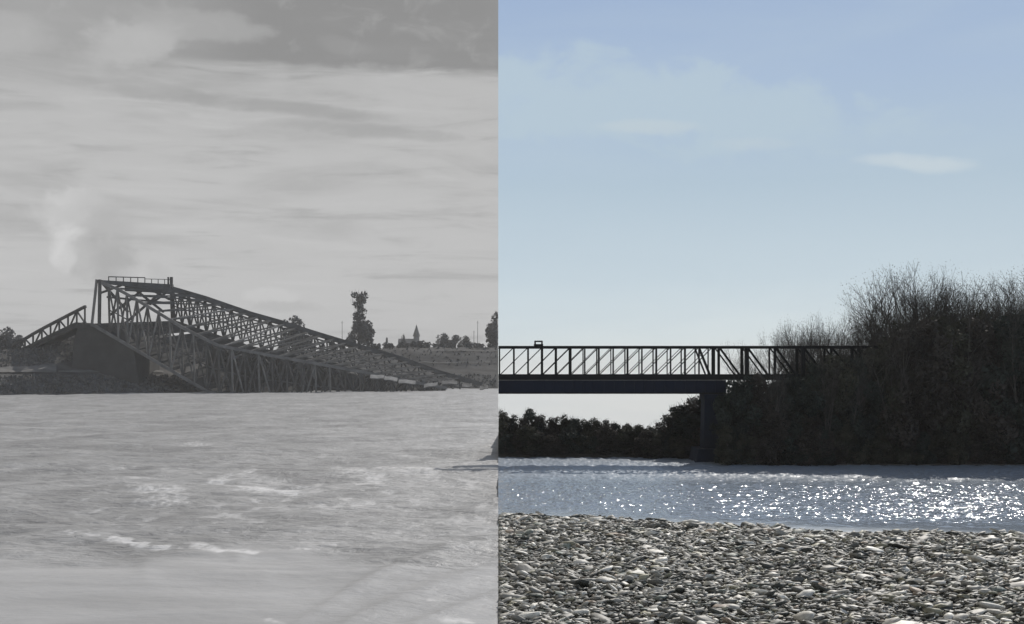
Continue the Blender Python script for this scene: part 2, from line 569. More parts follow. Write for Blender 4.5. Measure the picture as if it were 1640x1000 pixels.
    foam = t.math('MULTIPLY', foam, t.ss(at.outputs['Fac'], 0.02, 0.1))
    t.l(t.mix(foam, col, (0.60, 0.60, 0.60, 1)), b.inputs['Base Color'])
    t.set(b.inputs['Roughness'], t.math('ADD', 0.46, t.math('MULTIPLY', foam, 0.5)))
    b.inputs['Specular IOR Level'].default_value = 0.22
    hh = t.math('ADD', t.noise(mapped(1.5, 2.4, 0.2), 1.0, 7, 0.62, 0.5), t.math('MULTIPLY', t.noise(mapped(0.25, 0.4, 0.1), 1.0, 4, 0.6, 0.5), 2.2))
    bn = t.n('ShaderNodeBump')
    t.set(bn.inputs['Strength'], t.math('SUBTRACT', 0.9, t.math('MULTIPLY', cl, 0.68)))
    bn.inputs['Distance'].default_value = 0.16
    t.l(hh, bn.inputs['Height'])
    t.l(bn.outputs[0], b.inputs['Normal'])
    ob = np_mesh('river', V, grid_faces(len(pys), len(pxs))[:, ::-1], m, True, {'foam': ('FLOAT', fm.ravel()), 'calm': ('FLOAT', calm.ravel())})
    tag(ob, kind='structure')


left_water()


# --- far bank, levee and the land behind
def left_land():
    pxs = np.concatenate([np.linspace(-1600, -100, 40), np.arange(-95, 798, 3.0), [798.0]])
    s = shore(pxs)
    crest = np.interp(pxs, [-400, 0, 60, 105, 135, 200, 240, 300, 380, 470, 560, 620, 700, 798], [566, 562, 556, 536, 528, 530, 534, 540, 558, 564, 560, 558, 557, 557])
    rows = []
    prof = [(-14, None, -2.5), (-1, None, -0.3), (0, None, 0.05), (4, 0.22, 0), (9, 0.5, 0), (14, 0.78, 0), (19, 1.0, 0)]
    lev = np.full_like(pxs, 598.0)
    water = HZ + CAMH * F / s
    V = []
    for (dy, f, zz) in prof:
        Yr = s + dy
        if f is None:
            z = np.full_like(pxs, zz)
        else:
            py = (water) * (1 - f) + lev * f
            z = CAMH - (py - HZ) * Yr / F + (fbm(pxs * 0.07, np.full_like(pxs, dy * 0.3), 3) - 0.5) * 1.2 * (1 if f < 1 else .3)
        V.append(np.stack([(pxs - CX) * Yr / F, Yr, z], -1))
    for dy, f in ((26, 0.12), (29, 0.22), (32, 0.32), (36, 0.45), (40, 0.6), (45, 0.78), (50, 0.9), (56, 1.0)):
        Yr = s + dy
        py = lev * (1 - f) + crest * f
        z = CAMH - (py - HZ) * Yr / F + (fbm(pxs * 0.05 + 9, np.full_like(pxs, dy * 0.21), 4) - 0.5) * 1.6
        V.append(np.stack([(pxs - CX) * Yr / F, Yr, z], -1))
    zc = V[-1][:, 2]
    for Yr in (700, 1200, 2500):
        zz = zc * (0.9 if Yr == 700 else 0.6)
        V.append(np.stack([(pxs - CX) * (s + 56) / F * (Yr / 540), np.full_like(pxs, Yr), zz], -1))
    A = np.stack(V, 0)
    ob = np_mesh('river_bank', A.reshape(-1, 3), grid_faces(A.shape[0], A.shape[1]), M_land_old, True)
    tag(ob, kind='structure')
    # pale path along the top of the lower bank
    i0 = [k for k, p in enumerate(pxs) if -400 <= p]
    for nm, lo, hi, r0, r1, off in (('path', -1600, 92, 6, 8, 0.35), ('path', 92, 262, 6, 7, 0.30)):
        idx = [k for k, p in enumerate(pxs) if lo <= p <= hi]
        Pth = []
        for q in (0.0, 0.25, 0.5, 0.75, 1.0):
            if r1 - r0 == 2:
                rr = r0 + q * 2
            else:
                rr = r0 + q * 0.45
            k0 = int(math.floor(rr))
            fr = rr - k0
            row = A[k0] * (1 - fr) + A[min(k0 + 1, len(A) - 1)] * fr
            row = row[idx].copy()
            row[:, 1] -= off
            row[:, 2] += off
            Pth.append(row)
        Bp = np.stack(Pth, 0)
        ob = np_mesh('path', Bp.reshape(-1, 3), grid_faces(Bp.shape[0], Bp.shape[1]), M_path_old, True)
        tag(ob, kind='structure')
    # narrow levee tracks on the right
    for (a, b, r, hgt) in ((690, 797, 12.5, 0.2), (655, 797, 9.5, 0.2), (470, 560, 10.4, .2)):
        idx = [k for k, p in enumerate(pxs) if a <= p <= b]
        k0 = int(r)
        fr = r - k0
        base = A[k0] * (1 - fr) + A[k0 + 1] * fr
        up = A[k0] * (1 - fr - .18) + A[k0 + 1] * (fr + .18)
        p0, p1 = base[idx].copy(), up[idx].copy()
        for q in (p0, p1):
            q[:, 1] -= 0.5
            q[:, 2] += 0.4
        Bp = np.stack([p0, p1], 0)
        tag(np_mesh('path', Bp.reshape(-1, 3), grid_faces(2, Bp.shape[1]), M_path_old, True), kind='structure')

    # rough scrub and tall grass over the slopes
    V2, F2 = [], []
    rg = random.Random(9)
    nrow = len(A)
    for _ in range(11000):
        c = rg.uniform(40, len(pxs) - 2)
        r_ = rg.choice([rg.uniform(2, 5.4), rg.uniform(8.6, 15)])
        if (pxs[int(c)] > 360 and r_ < 7 and rg.random() < .5):
            continue
        if pxs[int(c)] > 480 and r_ > 8 and rg.random() < .75:
            continue
        i, j = int(r_), int(c)
        fr, fc = r_ - i, c - j
        q = (A[i, j] * (1 - fc) + A[i, j + 1] * fc) * (1 - fr) + (A[i + 1, j] * (1 - fc) + A[i + 1, j + 1] * fc) * fr
        if q[2] < 0.3:
            continue
        hgt, wd = rg.uniform(0.25, 0.95), rg.uniform(0.2, 0.8)
        a = rg.uniform(0, 3.14)
        dx, dy = math.cos(a) * wd, math.sin(a) * wd
        k = len(V2)
        x_ = min(q[0], -1.2)
        V2 += [(x_ - dx, q[1] - dy, q[2] - .2), (x_ + dx, q[1] + dy, q[2] - .2), (x_ + dx * .5 + rg.uniform(-.3, .3), q[1] + dy * .4, q[2] + hgt), (x_ - dx * .6, q[1] - dy * .4, q[2] + hgt * rg.uniform(.5, 1))]
        F2.append((k, k + 1, k + 2, k + 3))
    tag(np_mesh('grass', np.array(V2), np.array(F2), M_leaf_old, False), 'rough dark grass and scrub on the far grey bank', kind='stuff')


left_land()


# --- stone abutment that carries the broken ends
def abutment():
    mb = MB()
    Y0, Y1 = 371.0, 396.0
    pts = [(112, 640), (118, 545), (124, 527), (146, 521), (196, 527), (214, 560), (226, 640)]
    n = len(pts)
    i = 0
    for Y in (Y0, Y1):
        for (px, py) in pts:
            q = P(px, py, Y0)
            mb.v.append((q.x, Y, q.z))
    mb.f.append(tuple(range(n)))
    mb.f.append(tuple(range(n, 2 * n))[::-1])
    for k in range(n):
        k2 = (k + 1) % n
        mb.f.append((k2, k, k + n, k2 + n))
    root = empty('bridge_abutment', P(165, 628, 371))
    tag(root, 'dark stone abutment under the raised end of the wrecked bridge', 'abutment')
    mb.build('masonry', M_masonry, root)
    c = MB()
    a, b = P(120, 521, 370.2), P(150, 519, 370.2)
    c.box(a.x, b.x, 370.2, 397, a.z - 1.0, a.z + 0.2)
    c.build('coping', M_deck_old, root)


abutment()


def poly_at(pts, t):
    """point on a polyline of (px,py) at px = t"""
    xs = [p[0] for p in pts]
    ys = [p[1] for p in pts]
    return float(np.interp(t, xs, ys))


def panel_truss(root, top, bot, posts, Yf, wd, names, lean=0.0, diag=True, mat=None, matp=None, chordw=None, water=None, xdiag=False, lat=True):
    """one side of a bent truss, chords follow polylines in the plane Y = Yf(px)"""
    mat = mat or M_steel_old
    cw = chordw or wd * 1.8
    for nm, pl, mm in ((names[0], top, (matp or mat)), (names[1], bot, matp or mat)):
        if pl is None:
            continue
        c = MB()
        xs = [p for p in posts if pl[0][0] <= p <= pl[-1][0]]
        xs = sorted(set([pl[0][0]] + xs + [pl[-1][0]]))
        for a, b in zip(xs[:-1], xs[1:]):
            pa, pb = P(a, poly_at(pl, a), Yf(a)), P(b, poly_at(pl, b), Yf(b))
            c.bar(pa, pb, cw, cw * 0.9)
        c.build(nm, mm, root)
    prev = None
    for k, x in enumerate(posts):
        xb = x + lean
        t0 = P(x, poly_at(top, x), Yf(x))
        b0 = P(xb, poly_at(bot, xb), Yf(xb))
        m = MB()
        m.bar(t0, b0, wd, wd * 0.7)
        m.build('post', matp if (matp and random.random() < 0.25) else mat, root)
        if prev is not None and diag:
            pt, pb_ = prev
            m = MB()
            m.bar(pb_, t0, wd * 0.8, wd * 0.6) if k % 2 else m.bar(pt, b0, wd * 0.8, wd * 0.6)
            m.build('diagonal', matp if (matp and random.random() < 0.2) else mat, root)
            if xdiag:
                m = MB()
                m.bar(pb_, t0, wd * 0.6) if not k % 2 else m.bar(pt, b0, wd * 0.6)
                m.build('counter_diagonal', mat, root)
                m = MB()
                mid0, mid1 = (pt + pb_) / 2, (t0 + b0) / 2
                m.bar(mid0, mid1, wd * 0.5)
                m.build('strut', mat, root)
        prev = (t0, b0)


# --- the long fallen span
near_top = [(160, 452), (190, 464), (225, 484), (294, 526), (347, 553), (440, 571), (525, 586), (590, 598), (660, 612), (715, 622)]
near_bot = [(148, 520), (335, 629), (400, 646), (520, 655), (620, 660), (715, 664)]
far_top = [(275, 463), (330, 479), (400, 503), (450, 517), (500, 533), (560, 551), (640, 574), (700, 596), (770, 616)]
far_bot = [(275, 516), (340, 538), (400, 558), (450, 568), (500, 578), (560, 590), (640, 612), (700, 630), (770, 642)]
Yn = lambda px: float(np.interp(px, [148, 335, 715], [369, 372, 400]))
Yfa = lambda px: float(np.interp(px, [275, 450, 770], [398, 420, 462]))


def fallen_span():
    root = empty('wrecked_truss_bridge', P(160, 520, 369))
    tag(root, 'long collapsed grey truss bridge span sloping from its high portal down into the river', 'wrecked bridge',)
    posts = [160, 174, 188, 203, 219, 236, 254, 272, 291, 310, 330, 350, 371, 392, 414, 436, 459, 482, 505, 528, 552, 576, 600, 625, 650, 680, 712]
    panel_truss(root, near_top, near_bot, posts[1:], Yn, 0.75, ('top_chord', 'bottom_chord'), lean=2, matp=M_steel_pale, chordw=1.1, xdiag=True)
    fposts = [277, 289, 302, 315, 328, 342, 356, 370, 385, 400, 416, 432, 449, 466, 484, 503, 523, 544, 566, 590, 615, 642, 670, 700, 735]
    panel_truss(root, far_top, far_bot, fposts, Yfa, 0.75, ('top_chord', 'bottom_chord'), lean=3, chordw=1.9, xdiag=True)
    # secondary rail over the far top chord
    m = MB()
    for a, b in zip(fposts[:17], fposts[1:18]):
        m.bar(P(a, poly_at(far_top, a) + 8, Yfa(a)), P(b, poly_at(far_top, b) + 8, Yfa(b)), 0.5)
    m.build('rail', M_steel_old, root)
    # raised portal: two leaning end posts, the cross head
    m = MB()
    m.bar(P(160, 448, 369), P(159, 520, 369), 1.1, 0.8)
    m.build('portal_post', M_steel_old, root)
    m = MB()
    m.bar(P(155, 448, 369.5), P(147, 523, 369), 0.7, 0.7)
    m.build('portal_post', M_steel_pale, root)
    m = MB()
    m.bar(P(274, 460, 398), P(276, 516, 398), 1.0, 0.8)
    m.build('portal_post', M_steel_old, root)
    m = MB()
    a, b = P(158, 451, 369), P(276, 458, 398)
    m.bar(a, b, 1.2, 0.9)
    m.bar(a + Vector((0, 0, -1.6)) + (b - a) * 0.35, b + Vector((0, 0, -1.6)), 1.0, 2.2)
    m.build('cross_head', M_steel_old, root)
    # portal lattice between the trusses
    for (x0, y0, x1, y1) in ((160, 470, 200, 455), (176, 505, 232, 462), (198, 520, 262, 465), (165, 455, 205, 500), (205, 455, 262, 500), (172, 476, 275, 486), (230, 458, 272, 480), (240, 488, 270, 466)):
        Ya = float(np.interp(x0, [160, 275], [371, 397]))
        Yb = float(np.interp(x1, [160, 275], [371, 397]))
        m = MB()
        m.bar(P(x0, y0, Ya), P(x1, y1, Yb), 0.8, 0.6)
        m.build('sway_brace', M_steel_old, root)
    # handrail on the cross head
    hr = MB()
    a0, b0 = P(174, 443.5, 372), P(232, 445, 386)
    hr.bar(a0, b0, 0.32)
    for k in range(6):
        q = a0.lerp(b0, k / 5)
        hr.bar(q, q - Vector((0, 0, 2.0)), 0.25)
    a1, b1 = P(232, 447, 386), P(274, 448, 397)
    hr.bar(a1, b1, 0.2)
    for k in range(5):
        q = a1.lerp(b1, k / 4)
        hr.bar(q, q - Vector((0, 0, 2.0)), 0.22)
    hr.build('handrail', M_steel_old, root)
    m = MB()
    m.bar(P(269.5, 444, 396), P(269.5, 462, 396), 0.5)
    m.bar(P(274.5, 444, 397), P(274.5, 462, 397), 0.9)
    m.build('signal_box', M_steel_old, root)
    # top lateral bracing between the two top chords
    n = 24
    xs_n = np.linspace(163, 660, n)
    xs_f = np.linspace(277, 735, n)
    for k in range(n):
        a = P(xs_n[k], poly_at(near_top, xs_n[k]), Yn(xs_n[k]))
        b = P(xs_f[k], poly_at(far_top, xs_f[k]), Yfa(xs_f[k]))
        m = MB()
        m.bar(a, b, 0.7 if k < 12 else 0.45, 0.5)
        m.build('cross_beam', M_steel_pale if k in (5, 9) else M_steel_old, root)
        if k < n - 1:
            b2 = P(xs_f[k + 1], poly_at(far_top, xs_f[k + 1]), Yfa(xs_f[k + 1]))
            m = MB()
            m.bar(a, b2, 0.45)
            m.build('lateral_brace', M_steel_old, root)
    # deck with floor beams between the two bottom chords
    dk = MB()
    nn = 26
    xn = np.linspace(150, 335 + 250, nn)
    xf = np.linspace(277, 700, nn)
    prev = None
    for k in range(nn):
        a = P(xn[k], poly_at(near_bot, xn[k]), Yn(xn[k]))
        b = P(xf[k], poly_at(far_bot, xf[k]), Yfa(xf[k]))
        if prev:
            pa, pb = prev
            i = len(dk.v)
            for q in (pa, pb, b, a):
                dk.v.append(tuple(q.lerp((pa + b) / 2, 0.02) - Vector((0, 0, 0.2))))
            for q in (pa, pb, b, a):
                dk.v.append(tuple(q.lerp((pa + b) / 2, 0.02) + Vector((0, 0, 0.5))))
            for q in ((0, 1, 2, 3), (7, 6, 5, 4), (0, 4, 5, 1), (1, 5, 6, 2), (2, 6, 7, 3), (3, 7, 4, 0)):
                if k % 5 != 3:
                    dk.f.append(tuple(i + z for z in q))
        prev = (a, b)
        m = MB()
        m.bar(a, b, 0.9, 1.1)
        m.build('floor_beam', M_steel_old, root)
    dk.build('deck', M_deck_old, root)
    # crumpled deck sheets and stringers slumped between the two trusses
    for k in range(34):
        x = 340 + k * 11.0
        Y = Yn(x) + random.uniform(6, 26)
        y0 = poly_at(near_top, x) + random.uniform(4, 14)
        m = MB()
        xa, xb = x - random.uniform(7, 12), x + random.uniform(8, 14)
        yb = 632
        pts = [P(xa, y0 + random.uniform(-3, 3), Y), P((xa + xb) / 2, y0 + random.uniform(-5, 3), Y + 2), P(xb, y0 + random.uniform(-2, 6), Y)]
        low = [P(xa + random.uniform(-4, 4), yb, Y - 5), P((xa + xb) / 2, yb, Y - 3), P(xb + random.uniform(-4, 4), yb, Y - 5)]
        if y0 > 624:
            continue
        for q in pts + low:
            m.v.append(tuple(q))
        for q in pts + low:
            m.v.append((q.x, q.y + 0.6, q.z))
        m.f += [(0, 3, 4, 1), (1, 4, 5, 2), (6, 7, 10, 9), (7, 8, 11, 10), (0, 1, 7, 6), (1, 2, 8, 7), (0, 6, 9, 3), (2, 5, 11, 8)]
        m.build('deck_sheet', M_deck_old, root)
    # torn members hanging in the middle of the wreck
    for k in range(96):
        x = random.uniform(350, 715)
        y0 = poly_at(near_top, x) + random.uniform(-6, 8)
        Y = Yn(x) + random.uniform(1, 8)
        x1 = x + random.uniform(-24, 24)
        y1 = min(y0 + random.uniform(6, 46), 634)
        m = MB()
        pa, pc = P(x, y0, Y), P(x1, y1, Y + random.uniform(-4, 6))
        pm = pa.lerp(pc, random.uniform(.3, .7)) + Vector((random.uniform(-1.6, 1.6), 0, random.uniform(-1, 1)))
        tr_ = random.uniform(0.22, 0.5)
        m.tube([pa, pa.lerp(pm, .6) + Vector((.2, 0, .1)), pm, pm.lerp(pc, .5), pc], [tr_] * 5, 4)
        m.build('torn_brace', M_steel_pale if random.random() < 0.3 else M_steel_old, root)


fallen_span()


def short_span():
    root = empty('wrecked_truss_bridge', P(137, 518, 380))
    tag(root, 'short tilted truss span dropping away left of the stone abutment', 'wrecked bridge')
    top = [(20, 553), (40, 543), (60, 531), (100, 510), (137, 491)]
    bot = [(20, 566), (40, 562), (60, 554), (100, 534), (137, 517)]
    Y1 = lambda px: float(np.interp(px, [20, 137], [392, 376]))
    Y2 = lambda px: Y1(px) + 9
    posts = [28, 40, 53, 67, 81, 95, 109, 123, 136]
    panel_truss(root, top, bot, posts, Y1, 0.62, ('top_chord', 'bottom_chord'), chordw=0.9)
    panel_truss(root, top, bot, posts, Y2, 0.5, ('top_chord', 'bottom_chord'), chordw=0.8)
    for x in posts:
        a, b = P(x, poly_at(top, x), Y1(x)), P(x, poly_at(top, x), Y2(x))
        m = MB()
        m.bar(a, b, 0.5)
        m.build('cross_beam', M_steel_old, root)
    dk = MB()
    for a, b in zip(posts[:-1], posts[1:]):
        pa, pb = P(a, poly_at(bot, a) + 2, Y1(a) + 4.5), P(b, poly_at(bot, b) + 2, Y1(b) + 4.5)
        dk.bar(pa, pb, 8, 1.0)
    dk.build('deck', M_deck_old, root)


short_span()


# loose plates of wreckage on the water
def wreck_plates():
    spots = [(604, 603, 'broad'), (626, 606, 'narrow'), (652, 611, 'long'), (690, 616, 'small'), (720, 612, 'bent'), (748, 617, 'flat'), (775, 620, 'last')]
    labs = ['pale buckled steel plate caught in the wreck right of the poplar', 'narrow pale bridge plate tilted on the sunken wreckage below the church spire',
            'long twisted pale plate at the low end of the fallen span', 'small torn steel plate just above the waterline right of the fallen span',
            'bent dark plate standing out of the water under the far tree clump', 'flat sheet of wreckage awash beside the far bank, under the thin pole',
            'low rusted sheet of wreckage nearest the middle of the picture']
    for (px, py, nm), lab in zip(spots, labs):
        Y = 384 + (py - 603) * 0.6
        c = P(px, py, Y)
        wd = random.uniform(2.5, 6.0)
        m = MB()
        n = 6
        tl = random.uniform(-0.25, 0.25)
        for k in range(n + 1):
            x = -wd / 2 + wd * k / n
            z = 0.10 * math.sin(k * 1.3 + px)
            for (yy, zz) in ((-1.2, -0.6), (1.2, 0.5)):
                m.v.append((x, yy, z + zz + tl * x))
                m.v.append((x, yy + 0.05, z + zz - 0.25 + tl * x))
        for k in range(n):
            i = k * 4
            m.f += [(i, i + 4, i + 6, i + 2), (i + 1, i + 3, i + 7, i + 5), (i, i + 1, i + 5, i + 4), (i + 2, i + 6, i + 7, i + 3)]
        o = m.build('wreckage_plate', M_plate if px < 700 else M_steel_pale)
        o.location = c
        tag(o, lab, 'wreckage', 'loose plates of bridge wreckage')


wreck_plates()


# ------------------------------------------------------------------ trees
def leaf_cloud(n, lobes, size, rg, zstretch=1.0):
    """many small leaf sized quads scattered through ellipsoid lobes -> MB"""
    mb = MB()
    tot = sum(l[3] * l[4] * l[5] for l in lobes)
    for (cx, cy, cz, rx, ry, rz) in lobes:
        k = max(12, int(n * rx * ry * rz / tot))
        for _ in range(k):
            while True:
                a = [rg.uniform(-1, 1) for _ in range(3)]
                q = a[0] ** 2 + a[1] ** 2 + a[2] ** 2
                if q <= 1 and rg.random() < 0.25 + q:
                    break
            c = Vector((cx + a[0] * rx, cy + a[1] * ry, cz + a[2] * rz))
            s = size * rg.uniform(0.5, 1.5)
            u = Vector((rg.gauss(0, 1), rg.gauss(0, 1), rg.gauss(0, 1))).normalized()
            v = u.cross(Vector((rg.gauss(0, 1), rg.gauss(0, 1), rg.gauss(0, 1)))).normalized()
            i = len(mb.v)
            for (p, r) in ((-1, 0), (0, -.6), (1, 0), (0, .6)):
                mb.v.append(tuple(c + u * s * p + v * s * r))
            mb.f.append((i, i + 1, i + 2, i + 3))
    return mb


def grow(mb, tips, p, dr, length, rad, depth, rg, up=0.25, spread=0.5, kids=3, n=3):
    pts = [p.copy()]
    rads = [rad]
    seg = 4 if depth > 0 else 2
    q = p.copy()
    for k in range(seg):
        dr = (dr + Vector((rg.gauss(0, .12), rg.gauss(0, .12), rg.gauss(0, .06) + up * 0.25))).normalized()
        q = q + dr * (length / seg)
        pts.append(q.copy())
        rads.append(max(rad * (1 - 0.62 * (k + 1) / seg), 0.006))
    mb.tube(pts, rads, n if depth < 2 else 5)
    if depth <= 0:
        tips.append(q.copy())
        return
    for k in range(kids + rg.randint(0, 1)):
        f = rg.uniform(0.35, 1.0)
        i = min(int(f * seg), seg - 1)
        st = pts[i].lerp(pts[i + 1], f * seg - i)
        a = rg.uniform(0, 2 * math.pi)
        side_ = Vector((math.cos(a), math.sin(a), 0)) * spread * rg.uniform(0.6, 1.4)
        nd = (dr + side_ + Vector((0, 0, up))).normalized()
        grow(mb, tips, st, nd, length * rg.uniform(0.5, 0.72), rads[i] * 0.6, depth - 1, rg, up, spread, kids, n)
    grow(mb, tips, q, dr, length * 0.62, rads[-1], depth - 1, rg, up, spread, kids, n)


def bare_tree(seed, H=10.0, stems=3, spread=0.45):
    """upright bare poplar/willow: trunk with limbs, crown of fine twigs with sparse withered leaves"""
    rg = random.Random(seed)
    root = empty('bare_tree')
    t = MB()
    tw = MB()
    tips = []
    t.tube([(0, 0, -0.5), (0.03, 0, H * 0.12), (0.1, 0.05, H * 0.3)], [0.2, 0.16, 0.12], 7)
    for k in range(stems):
        a = rg.uniform(0, 6.28)
        dr = Vector((math.cos(a) * 0.38, math.sin(a) * 0.38, 1)).normalized()
        base = Vector((0.02, 0, H * rg.uniform(0.08, 0.28)))
        ln = H * rg.uniform(0.42, 0.5)
        pts = [base]
        rads = [0.10]
        q = base.copy()
        for s in range(5):
            dr = (dr + Vector((rg.gauss(0, .07), rg.gauss(0, .07), .06))).normalized()
            q = q + dr * ln / 5
            pts.append(q.copy())
            rads.append(0.10 - 0.011 * (s + 1))
        t.tube(pts, rads, 5)
        for j in range(7):
            f = rg.uniform(0.3, 1.0)
            i = min(int(f * 5), 4)
            st = pts[i].lerp(pts[i + 1], f * 5 - i)
            a2 = rg.uniform(0, 6.28)
            nd = Vector((math.cos(a2) * spread, math.sin(a2) * spread, 1)).normalized()
            grow(tw, tips, st, nd, H * rg.uniform(0.13, 0.22), 0.035, 2, rg, 0.16, spread * 0.95, 3)
        grow(tw, tips, q, dr, H * 0.2, 0.045, 2, rg, 0.16, spread * 0.9, 4)
    lf = MB()
    for q in tips:
        if rg.random() < 0.9:
            for _ in range(5):
                c = q + Vector((rg.gauss(0, .12), rg.gauss(0, .12), rg.gauss(0, .2)))
                s = rg.uniform(.018, .04)
                i = len(tw.v)
                u = Vector((rg.gauss(0, 1), rg.gauss(0, 1), rg.gauss(0, 1))).normalized()
                v = u.orthogonal().normalized()
                for (p_, r_) in ((-1, 0), (0, -.6), (1, 0), (0, .6)):
                    tw.v.append(tuple(c + u * s * p_ + v * s * r_))
                tw.f.append((i, i + 1, i + 2, i + 3))
    t.build('trunk', M_twig, root)
    tw.build('crown', M_twig, root)
    return root


def leafy_tree(seed, H, W, mat, bark, n=5200, leaf=0.13, lobes=26, name='leafy_tree', shape=None, low=0.06):
    rg = random.Random(seed)
    root = empty(name)
    t = MB()
    t.tube([(0, 0, -0.5), (0, 0, H * 0.3), (0.02 * W, 0, H * 0.6), (0.03 * W, 0, H * 0.85)],
           [H * .022, H * .017, H * .011, H * .004], 6)
    L = []
    for k in range(lobes):
        f = (k + rg.random()) / lobes
        z = H * (low + (1 - low - 0.06) * f)
        env = shape(f) if shape else math.sin(math.pi * min(1, max(0.0, 0.18 + f * 0.76))) ** 0.7
        a = rg.uniform(0, 6.28)
        rr = W / 2 * env * rg.uniform(0.15, 0.85)
        r = W * 0.17 * rg.uniform(0.6, 1.35) * (0.45 + 0.55 * env)
        c = (math.cos(a) * rr, math.sin(a) * rr, z)
        L.append((*c, r, r, r * rg.uniform(0.7, 1.3)))
        t.tube([(0, 0, z - r * 1.2 - H * 0.03), (c[0] * .6, c[1] * .6, z - r * .5), c], [H * .007, H * .005, H * .002], 4)
    t.build('trunk', bark, root)
    cr = leaf_cloud(n, L, leaf, rg)
    # upright twigs poking out of the crown
    for _ in range(int(n / 22)):
        (cx, cy, cz, rx, ry, rz) = L[rg.randrange(len(L))]
        p = Vector((cx + rg.gauss(0, .6) * rx, cy + rg.gauss(0, .6) * ry, cz + rz * rg.uniform(0, .8)))
        q = p + Vector((rg.gauss(0, .25), rg.gauss(0, .25), 1)) * (H * rg.uniform(.03, .10))
        cr.tube([p, (p + q) / 2 + Vector((rg.gauss(0, .05), 0, 0)), q], [H * .0016, H * .0012, H * .0006], 3)
    cr.build('crown', mat, root)
    return root


def clip_children(root, sign):
    """cut away what reaches over the line between the two halves (world x = 0)"""
    bpy.context.view_layer.update()
    for ch in root.children:
        me = ch.data.copy()
        ch.data = me
        mw = ch.matrix_world
        co = np.empty(len(me.vertices) * 3, dtype=np.float32)
        me.vertices.foreach_get('co', co)
        co = co.reshape(-1, 3)
        M = np.array(mw)
        wx = co @ M[0, :3] + M[0, 3]
        fs = [tuple(p.vertices) for p in me.polygons if all(wx[k] * sign > 0.0 for k in p.vertices)]
        mats = me.materials[0]
        nm = bpy.data.meshes.new(ch.name)
        nm.from_pydata([tuple(c) for c in co], [], fs)
        nm.materials.append(mats)
        ch.data = nm


